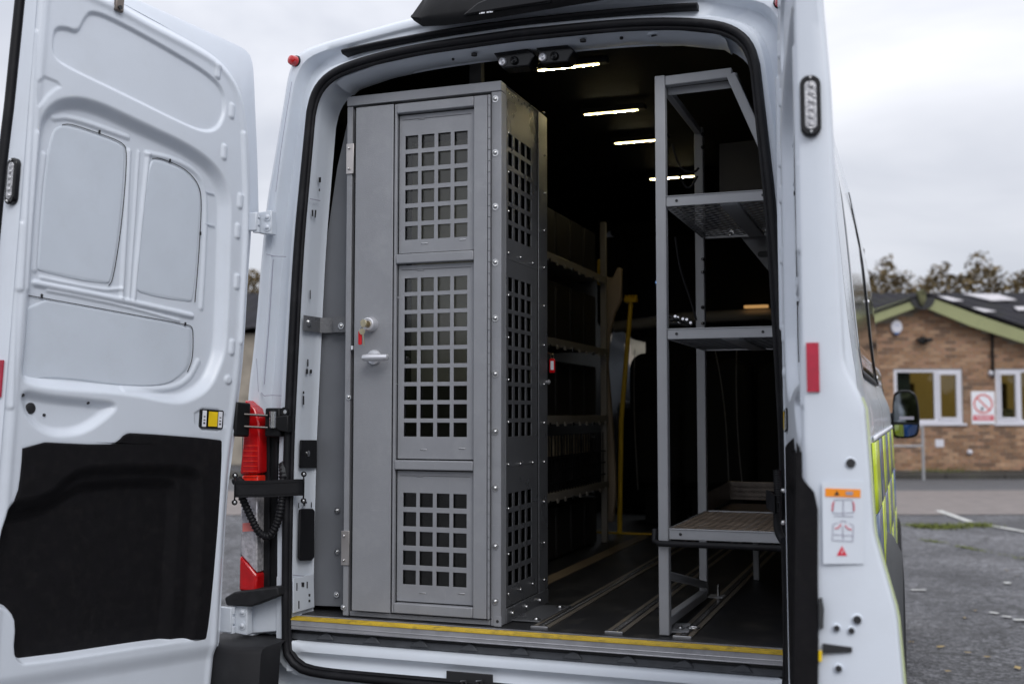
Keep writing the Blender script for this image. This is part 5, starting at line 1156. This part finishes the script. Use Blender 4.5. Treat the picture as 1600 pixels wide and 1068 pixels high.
# keys hanging in the lock (a thing of their own)
ky = thing('key_ring', 'keys with a bright red tag hanging in the silver lock of the cell door', 'keys', tuple(q + np.array([0, -.03, 0])))
k0 = q + np.array([-.004, -.030, 0]); b = MB(); b.prism([(k0[0] - .011, k0[2] - .004), (k0[0] - .012, k0[2] + .008), (k0[0] - .004, k0[2] + .014), (k0[0] + .006, k0[2] + .011), (k0[0] + .010, k0[2] + .002), (k0[0] + .006, k0[2] - .008), (k0[0] - .004, k0[2] - .012)], lambda a, b_, c: (a, c, b_), k0[1] - .012, k0[1] - .010); b.build('key_head', BRASS, ky, bevel=.0005)
b = MB(); b.box(k0[0] - .002, k0[0] + .003, k0[1] - .010, k0[1] + .006, k0[2] - .003, k0[2] + .004); b.build('key_shank', BRASS, ky)
b = MB(); b.tube([(k0[0] - .006 + .009 * math.cos(t), k0[1] - .012 + .004 * math.sin(t), k0[2] - .018 + .011 * math.sin(t)) for t in np.linspace(0, 6.2832, 17)[:-1]], .0009, 6, closed=True); b.build('split_ring', STEEL, ky)
k1 = k0 + np.array([-.012, -.012, -.028]); b = MB(); b.prism(rrect(k1[0] - .0055, k1[2] - .036, k1[0] + .0065, k1[2] + .006, .004), lambda a, b_, c: (a, c, b_), k1[1] - .002, k1[1] + .002); b.build('red_tag', REDP, ky, bevel=.0008)
k2 = k0 + np.array([-.003, -.015, -.024]); b = MB(); b.lathe(k2, (.1, -1, 0), [(.0095, 0), (.0095, .002), (0, .002)], 14); b.slab([k2 + [0, -.001, -.006], k2 + [.004, -.001, -.006], k2 + [.0085, -.001, -.042], k2 + [.006, -.001, -.044]], (0, .002, 0)); b.build('spare_key', BRASS, ky)
# right hand side panel with three perforated windows
Ys = lambda px, py=600: float(ox(px, py, CX1)[1]); colY = [(796, 803), (806, 813), (815.8, 823), (825, 832.3)]
ySeam = Ys(841.5)
for idx, (zb_, zt_, y0, y1, n) in enumerate(wins_z):
    lo_ = CZ0 + .045 if idx == 2 else (wins_z[idx][0] - .020); hi_ = CZ1 - .004 if idx == 0 else (wins_z[idx - 1][0] - .0205)
    us = [CY + .042]
    for a, b_ in colY: us += [Ys(a), Ys(b_)]
    us += [ySeam]; zA, zB = Zf(y1), Zf(y0); hz = .0425; pitch = (zB - zA - hz) / (n - 1); vs = [lo_]
    for k in range(n): vs += [zA + k * pitch, zA + k * pitch + hz]
    vs += [hi_]
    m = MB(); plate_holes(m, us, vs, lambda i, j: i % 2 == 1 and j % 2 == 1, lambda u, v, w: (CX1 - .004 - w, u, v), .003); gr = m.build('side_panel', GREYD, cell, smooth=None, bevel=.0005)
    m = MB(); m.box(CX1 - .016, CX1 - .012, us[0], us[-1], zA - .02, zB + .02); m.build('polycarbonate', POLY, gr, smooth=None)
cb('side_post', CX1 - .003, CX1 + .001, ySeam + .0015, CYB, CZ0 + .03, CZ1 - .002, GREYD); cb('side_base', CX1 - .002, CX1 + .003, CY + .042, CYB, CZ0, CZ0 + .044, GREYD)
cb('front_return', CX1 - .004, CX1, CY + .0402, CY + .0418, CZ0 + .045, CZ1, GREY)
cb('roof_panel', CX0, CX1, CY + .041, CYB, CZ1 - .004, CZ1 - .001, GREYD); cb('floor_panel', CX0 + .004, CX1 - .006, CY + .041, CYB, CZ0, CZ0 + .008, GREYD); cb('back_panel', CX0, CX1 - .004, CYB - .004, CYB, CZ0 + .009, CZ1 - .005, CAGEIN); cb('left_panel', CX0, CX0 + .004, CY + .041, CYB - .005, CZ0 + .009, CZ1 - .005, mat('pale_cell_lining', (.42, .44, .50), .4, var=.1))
for px, py in [(793, y) for y in (208, 269, 330, 395, 461, 527, 593, 659, 725, 794, 865, 927)] + [(812, 402), (831, 411), (812, 724), (831, 722), (812, 920), (831, 911)] + [(849, y) for y in (176, 243, 302, 360, 418, 478, 539, 600, 660, 721, 783, 847, 905)]:
    q = ox(px, py, CX1 - .004 if px < 840 else CX1 + .001); b = MB(); screw(b, q, (1, 0, 0), .0042, False); b.build('side_screw', STEEL, cell)
for py, px in ((957, 800), (947, 822), (937, 843)):
    q = ox(px, py, CX1 + .003); b = MB(); screw(b, q, (1, 0, 0), .0055); b.build('side_screw', STEEL, cell)
for k in range(9):
    b = MB(); b.lathe((CX1 - .004, CY + .05 + k * .028, CZ1 - .012 - .004 * (k % 3)), (1, 0, 0), [(.004, 0), (.003, .002), (0, .003)], 8); b.build('weld_spatter', STEEL, cell)
q = [oz(px, py, .7235) for px, py in ((797, 969), (845, 946), (893, 947), (843, 972))]; m = MB(); m.slab(q, (0, 0, .004)); fp = m.build('floor_plate', GREYD, cell, bevel=.001)
for px, py in ((838, 967), (875, 948)):
    b = MB(); screw(b, oz(px, py, .7285), (0, 0, 1), .008); b.build('floor_bolt', STEEL, fp)
q = oy(782, 968, CY - .002)
m = MB(); m.box(CX1 - .022, CX1 + .002, CY - .004, CY + .0, CZ0 - .001, CZ0 + .028); fb = m.build('corner_foot', GREY, cell, bevel=.001)
b = MB(); b.cyl((CX1 - .010, CY - .004, CZ0 + .014), (0, -1, 0), .0045, .0006, 12); b.build('foot_hole', BLACKI, fb)
# infill plate and bracket towards the van pillar
m = MB(); m.slab([oy(px, py, .14) for px, py in ((549, 165), (527, 262), (507, 400), (498, 490), (491, 620), (486, 800), (485, 945), (548, 947))], (0, .004, 0)); m.build('infill_plate', mat('infill_grey', (.14, .147, .162), .5, var=.05, vscale=9, bump=.3, bscale=650), cell, smooth=None)
B0 = [oj(474, 507, .003), oj(499, 508, .004)]
pth = [(-.724, .03), (-.712, .105), (-.66, .112), (-.588, .108)]
P = []; zc_ = float(ox(480, 507, JX)[2])
for (x, y) in ((B0[0][0], B0[0][1]), (B0[1][0], B0[1][1]), (B0[1][0] + .03, .126), (-.664, .128), (-.655, .106), (-.588, .106)):
    P.append([(x, y, zc_ - .024), (x, y, zc_ + .024), (x + .002, y + .004, zc_ + .024), (x + .002, y + .004, zc_ - .024)])
m = MB(); m.grid(P, cv=True); m.f += [(0, 1, 2, 3), tuple(range(len(m.v) - 4, len(m.v)))]; br_ = m.build('pillar_bracket', GREYD, cell, smooth=30)
b = MB(); screw(b, oj(482, 503, .006), (1, -.3, 0), .0075); b.build('bracket_bolt', STEEL, br_)
b = MB(); screw(b, oy(533, 509, .105), (0, -1, 0), .006); b.build('bracket_bolt', STEEL, br_)
# inside of the cell: bench and pale backing
cb('cell_seat', CX0 + .01, CX1 - .04, .30, .50, 1.12, 1.16, CAGEIN, bevel=.01); 
m = MB(); m.box(CX0 + .03, CX1 - .03, .498, .514, 1.44, 2.28); m.build('pad', mat('olive_lit_backing', (.80, .77, .60), .6, var=.2, vscale=2), cell, bevel=.004)  # pale backing paints the upper back wall as lit, dark wall below
# key tag hanging from the lock on the far side of the cell
q = oy(862, 572, CYB + .06); rt = thing('key_tag', 'red key tag with a white label hanging at the rear edge of the cell', 'key tag', tuple(q))
b = MB(); b.prism(rrect(q[0] - .008, q[2] - .022, q[0] + .012, q[2] + .026, .005), lambda a, b_, c: (a, c, b_), CYB + .058, CYB + .062); b.build('tag_body', REDP, rt, bevel=.001)
b = MB(); b.box(q[0] - .003, q[0] + .008, CYB + .0565, CYB + .0578, q[2] - .012, q[2] + .018); b.build('tag_paper', PALEL, rt, smooth=None)
b = MB(); b.tube([(q[0] + .002 + .006 * math.cos(t), CYB + .060, q[2] + .034 + .009 * math.sin(t)) for t in np.linspace(0, 6.2832, 13)[:-1]], .001, 6, closed=True); b.build('tag_ring', BRASS, rt)
b = MB(); b.tube([(q[0] + .002, CYB + .06, q[2] + .040), (q[0] - .004, CYB + .03, q[2] + .046), (CX1 - .002, CYB - .001, q[2] + .046)], .003, 8); b.build('tag_hook', BRASS, cell)
b = MB(); b.lathe((CX1 - .002, CYB - .012, q[2] - .055), (1, 0, 0), [(.006, 0), (.006, .008), (.009, .012), (0, .018)], 14); b.build('rear_knob', CHROME, cell)

# ================================================================== RACK ON THE RIGHT
rk = thing('equipment_rack', 'open light grey metal rack with mesh shelves at the right of the opening', 'rack', (.40, .106, .72))
RX, RY0, RY1, T_ = .395, .106, .72, .030
ZR = lambda py, px=1040: float(oy(px, py, RY0)[2])
def bar(nm, p, q, w_=.030, d=.030, m_=GREYR, par=rk, bevel=.003, up=(0, 0, 1)):
    p, q = Vector(p), Vector(q); t = (q - p).normalized(); u_ = Vector(up) - t * t.dot(Vector(up))
    if u_.length < .1: u_ = Vector((0, 1, 0)) - t * t.dot(Vector((0, 1, 0)))
    u_.normalize(); v_ = t.cross(u_); m = MB()
    P = [[tuple(c + u_ * a * w_ / 2 + v_ * b * d / 2) for a, b in ((-1, -1), (1, -1), (1, 1), (-1, 1))] for c in (p, q)]
    m.grid(P, cv=True); m.f += [(0, 1, 2, 3), (4, 5, 6, 7)]; return m.build(nm, m_, par, bevel=bevel)
zT = ZR(117); zA = ZR(310, 1110); zB = ZR(520, 1110); zC = ZR(836, 1110); cz_ = zC
top_r = oy(1143, 115, RY0)[0]; dg = oy(1197, 240, RY0)
h = T_ / 2
for yy in (RY0 + h, RY1 + h):
    bar('post', (RX, yy, .722 if yy < .3 else zC), (RX, yy, zT), T_, T_)
    if yy > .3: continue
    bar('top_bar', (RX + h, yy + .0015, zT - h - .001), (top_r, yy + .0015, zT - h + .004), T_ - .002, T_ - .003)
    bar('top_bar', (RX + h, yy + .030, zT - h - .022), (top_r + .01, yy + .030, zT - h - .018), .022, .003)
    bar('slanted_bar', (top_r - .004, yy + .001, zT - h), (dg[0], yy + .001, dg[2]), T_ - .003, T_ - .004, up=(0, 1, 0)); bar('post', (dg[0] + .008, yy + .001, dg[2]), (.735, yy + .001, zB), T_ - .003, T_ - .004, up=(0, 1, 0))
bar('top_rail', (RX, RY0 + T_, zT - h), (RX, RY1, zT - h), .022, .022); bar('top_rail', (top_r, RY0 + T_, zT - h), (top_r, RY1, zT - h), .022, .022)
# expanded metal mesh (diamond strands)
def mesh_sheet(nm, x0, x1, y0, y1, z, par, cx=.040, cy=.020, m_=GREYD):
    m = MB(); ny = int((y1 - y0) / cy); nx = int((x1 - x0) / cx)
    for j in range(ny):
        ya, yb_ = y0 + j * cy, y0 + (j + 1) * cy; P = []
        for i in range(2 * nx + 1):
            x = x0 + (x1 - x0) * i / (2 * nx); y = ya if (i + j) % 2 else yb_; P.append([(x, y - .0012, z + .001), (x, y + .0012, z - .001)])
        m.grid(P)
    o = m.build(nm, m_, par, smooth=None, recalc=False); o['kind'] = 'stuff'; md = o.modifiers.new('t', 'SOLIDIFY'); md.thickness = .0012; return o
xr = .76
for z, nm in ((zA, 1), (zB, 2), (zC, 3)):
    sh = bar('shelf', (RX + h + .001, RY0 + h - .012, z), (xr, RY0 + h - .012, z), .030, .003)
    bar('shelf_edge', (RX + h + .001, RY1 + h, z), (xr, RY1 + h, z), .030, .003, par=sh)
    bar('shelf_side', (RX + .010, RY0 + T_, z), (RX + .010, RY1 + .0, z), .028, .003, par=sh, up=(0, 0, 1))
    bar('shelf_lip', (RX + h, RY0 + h - .010, z + .014), (xr, RY0 + h - .010, z + .014), .003, .012, par=sh)
    mesh_sheet('shelf_mesh', RX + .012, xr, RY0 + T_, RY1, z - .010 if nm < 3 else z + .012, sh, m_=GREYD if nm < 3 else mat('worn_brown_mesh', (.30, .235, .18), .55, .3, var=.3, vscale=12))
    bar('shelf_brace', (.585, RY0 + .02, z - .012), (.585, RY1, z - .012), .012, .05, par=sh)
    for px in ((1057, 1192) if nm < 3 else (1063,)):
        py = {1: 311, 2: 518, 3: 833}[nm]; q = oy(px, py, RY0 + .0); b = MB(); b.cyl((q[0], RY0 + .0012, z), (0, -1, 0), .0042, .001, 10); b.build('shelf_hole', BLACKI, sh)
    for px_ in (.5, .62):
        b = MB(); screw(b, (px_, RY1 + h - .002, z), (0, -1, 0), .005); b.build('shelf_bolt', STEEL, sh)
# rear post fixings
for py in (210, 230, 345, 365, 405, 425, 480, 505):
    q = oy(1098, py, RY1); b = MB(); b.lathe(q, (0, -1, 0), [(.007, 0), (.006, .004), (.003, .008), (0, .009)], 8); b.build('rack_bolt', STEEL if py % 2 else BLACKI, rk)
# base frame
bar('base_leg', (RX, RY1 + h, .742), (RX, RY1 + h, zC - .016), .026, .026); bar('base_rail', (RX, RY0 + T_, .757), (RX, RY1 + h - .014, .742), .026, .026)
bar('base_brace', (RX + .001, RY0 + T_, .885), (RX + .001, RY1 + h - .014, .775), .022, .022)
bar('base_leg', (.50, 1.25, .722), (.50, 1.25, zC - .02), .022, .022)
m = MB(); m.tube([(RX - .028, RY0 + .02, zC + .01), (RX - .028, RY0 + .01, zC - .022), (RX - .01, RY0 - .012, zC - .026), (.5, RY0 - .012, zC - .026), (.76, RY0 - .012, zC - .026)], .0085, 10); m.build('edge_rubber', RUBBER, rk)
q = [oz(px, py, .724) for px, py in ((1050, 984), (1056, 975), (1080, 975), (1076, 988), (1048, 988))]; m = MB(); m.slab(q, (0, 0, .004)); fp = m.build('foot_plate', GREYR, rk, bevel=.001)
b = MB(); screw(b, oz(1063, 981, .729), (0, 0, 1), .008); b.build('foot_bolt', STEEL, fp)
q = oz(1083, 981, .729); b = MB(); b.tube([(q[0] + .018 * math.cos(t), q[1] + .013 * math.sin(t), .731) for t in np.linspace(0, 6.2832, 17)[:-1]], .0022, 6, closed=True); b.build('lashing_ring', STEEL, fp)
q = oz(1122, 932, .724); m = MB(); m.box(q[0] - .03, q[0] + .02, q[1] - .03, q[1] + .03, .724, .728); fp2 = m.build('foot_plate', GREYR, rk, bevel=.001)
b = MB(); b.tube([(q[0], q[1], .728), (q[0], q[1], .765)], [.007, .004], 10); b.build('foot_bolt', STEEL, fp2)
# gusset plate under the upper shelf
m = MB(); m.slab([oy(px, py, RY1 + .035) for px, py in ((1152, 364), (1230, 364), (1230, 455), (1200, 422))], (0, .003, 0)); gu = m.build('gusset', GREYD, rk, smooth=None)
m = MB(); m.prism(rrect(0, 0, .05, .02, .009), lambda a, b_, c: (oy(1182, 400, RY1)[0] + a, c, oy(1182, 400, RY1)[2] + b_), RY1 + .031, RY1 + .034); m.build('gusset_slot', BLACKI, gu)
# dark plywood board behind the upper shelves on the right
m = MB(); m.slab([oy(px, py, RY1 + .06) for px, py in ((1124, 225), (1215, 215), (1215, 360), (1124, 360))], (0, .01, 0)); m.build('back_board', mat('brown_ply', (.045, .038, .028), .6, var=.25, vscale=3), rk, smooth=None)
# tray of tread plate on the lower shelf, and cables
tr_ = thing('tread_plate_tray', 'low aluminium tread plate tray standing behind the lower rack shelf', 'tray', (.55, .85, zC))
zc2 = zC - .02
for nm, a, b_ in (('tray_back', (.38, 1.35, zc2 + .06), (.80, 1.35, zc2 + .06)), ('tray_side', (.39, .78, zc2 + .05), (.39, 1.34, zc2 + .06))):
    o = bar(nm, a, b_, .07, .004, TREAD, tr_)
m = MB(); m.box(.395, .80, .78, 1.345, zc2 + .005, zc2 + .012); m.build('tray_floor', mat('brown_tray_floor', (.075, .05, .035), .6, var=.2, vscale=9), tr_, smooth=None)
m = MB()
for k in range(40):
    for r_ in range(3): x = .40 + k * .010; m.box(x, x + .006, 1.3465 - .0015, 1.348 - .003, zc2 + .035 + r_ * .018 + .004 * (k % 2), zc2 + .039 + r_ * .018 + .004 * (k % 2))
m.build('tread_bars', TREAD, tr_, smooth=None, kind='stuff')
lids = thing('cable_bundle', 'black cables with metal ends lying on the middle rack shelf behind the post', 'cables', (.45, .5, zB))
for k, pts in enumerate(([(1047, 500), (1056, 498), (1068, 502), (1080, 508)], [(1046, 494), (1060, 500), (1074, 503)], [(1048, 505), (1062, 506), (1078, 510)])):
    b = MB(); b.tube([oy(a, c, .35 + .08 * k) for a, c in pts], .006, 8); b.build('cable', RUBBER, lids)
    for a, c in pts[1:]:
        b = MB(); b.cyl(oy(a, c - 2, .34 + .08 * k), (0, -1, .3), .0045, .012, 8); b.build('cable_end', CHROME, lids)
for k, pts in enumerate(([(1050, 225), (1062, 265), (1085, 270), (1092, 262)], [(1060, 270), (1075, 300), (1090, 275)], [(1055, 370), (1062, 420), (1080, 470), (1088, 500)])):
    b = MB(); b.tube([oy(a, c, .60) for a, c in [tuple(p) for p in smooth_poly(pts, 2, False)]], .004, 6); tag(b.build('hanging_cable', RUBBER), ['black cable hooked at the top left of the rack', 'short black cable drooping inside the upper rack bay', 'long black cable hanging between the upper and middle shelf', 'thin black cable beside the rear rack post'][k], 'cable')

# ================================================================== SHELVING ON THE LEFT WALL
ls = thing('wall_shelving', 'dark bin shelving along the left wall behind the cell', 'shelving', (-.34, 2.2, .72))
LX = -.345; DKR = mat('dim_rack_grey', (.34, .31, .27), .5, var=.1)
bar('shelf_post', (LX, 2.23, .722), (LX, 2.23, 2.27), .022, .03, DKR, ls); bar('shelf_post', (LX, .75, .722), (LX, .75, 2.27), .022, .03, DKR, ls); bar('shelf_post', (-.74, 2.23, .722), (-.74, 2.23, 2.2), .022, .03, DKR, ls)
for z in (1.99, 1.64, 1.32, 1.005):
    m = MB(); m.box(-.76, LX + .01, .70, 2.25, z - .004, z + .002); s_ = m.build('shelf', DKR, ls)
    bar('shelf_front', (LX + .013, .70, z - .008), (LX + .013, 2.25, z - .008), .035, .006, DKR, s_)
    for k in range(9):
        y = 1.3 + k * .11; m = MB(); m.box(LX + .016, LX + .022, y, y + .02, z - .034, z - .018); m.build('shelf_clip', STEEL if k % 3 == 0 else DKR, s_)
BINM = mat('smoke_dark_bin', (.022, .020, .018), .55, var=.3, vscale=5)
CLOTH = mat('beige_contents', (.42, .34, .22), .8, var=.3, vscale=14)
n = 0
blabs = []
for zi, (z, hh) in enumerate(((1.99, .22), (1.64, .26), (1.32, .24), (1.005, .22), (.722, .22))):
    for k in range(5):
        y0 = 1.12 + k * .218; m = MB(); m.box(-.73, LX - .03, y0 + .006, y0 + .208, z + .003, z + .003 + hh)
        o = m.build('storage_bin', BINM, bevel=.01)
        tag(o, '%s dark bin on the %s' % (('nearest', 'second nearest', 'middle', 'second farthest', 'farthest')[k], ('top shelf of the left wall shelving', 'second shelf down of the left wall shelving', 'third shelf down of the left wall shelving', 'lowest raised shelf of the left wall shelving', 'floor under the left wall shelving')[zi]), 'storage bin', 'dark storage bins in the wall shelving')
for k in range(5):
    y = 1.34 + k * .15; m = MB(); m.box(LX - .028, LX - .022, y, y + .11, 1.15, 1.245); b_ = m.build('paper_pack', CLOTH, bevel=.004)
    tag(b_, 'beige paper pack showing at the %s position on the lowest raised shelf' % ('first', 'second', 'third', 'fourth', 'last')[k], 'pack', 'beige packs at the shelf front')
# netting over the lower bins
for z in (1.03, 1.085, 1.14):
    m = MB(); m.tube([(LX + .012, 1.2, z + .02), (LX + .012, 2.2, z + .02)], .004, 5); m.build('net_cord', RUBBER, ls)
m = MB()
for k in range(24): m.tube([(LX + .010, 1.2 + k * .042, 1.01), (LX + .010, 1.2 + k * .042, 1.25)], .0028, 4, cap=False)
m.build('netting', RUBBER, ls, kind='stuff', recalc=False)
# yellow pole with hooked head
p0 = oy(968, 813, 2.62); p1 = oy(986, 470, 2.62); yp = thing('yellow_pole', 'yellow grab pole with a ribbed head standing at the side door', 'pole', tuple(p0))
m = MB(); m.tube([(p0[0], 2.62, .725), (p0[0] + .012, 2.62, 1.3), (p1[0], 2.62, p1[2])], .0125, 12); m.build('shaft', YRAIL, yp)
m = MB(); m.box(p1[0] - .034, p1[0] + .034, 2.60, 2.64, p1[2] - .01, p1[2] + .018); m.build('head', YRAIL, yp, bevel=.006)
for k in range(4): m = MB(); m.box(p1[0] - .03 + k * .017, p1[0] - .02 + k * .017, 2.605, 2.635, p1[2] + .018, p1[2] + .03); m.build('head_rib', YRAIL, yp, bevel=.002)
m = MB(); q = oy(940, 430, 2.28); m.box(q[0] - .02, q[0] + .02, 2.26, 2.30, q[2] - .05, q[2] + .08); tag(m.build('yellow_strap', YRAIL, bevel=.01), 'short yellow strap on the front post of the left wall shelving', 'strap')
# upright behind the cell roof (grey post up to the roof) and small upright
m = MB(); q0 = oy(733, 118, .3); q1 = oy(752, 100, .3); m.box(q0[0], q1[0], .30, .33, q0[2] - .05, q1[2] + .06); m.build('roof_stay', GREYD, cell, bevel=.002)
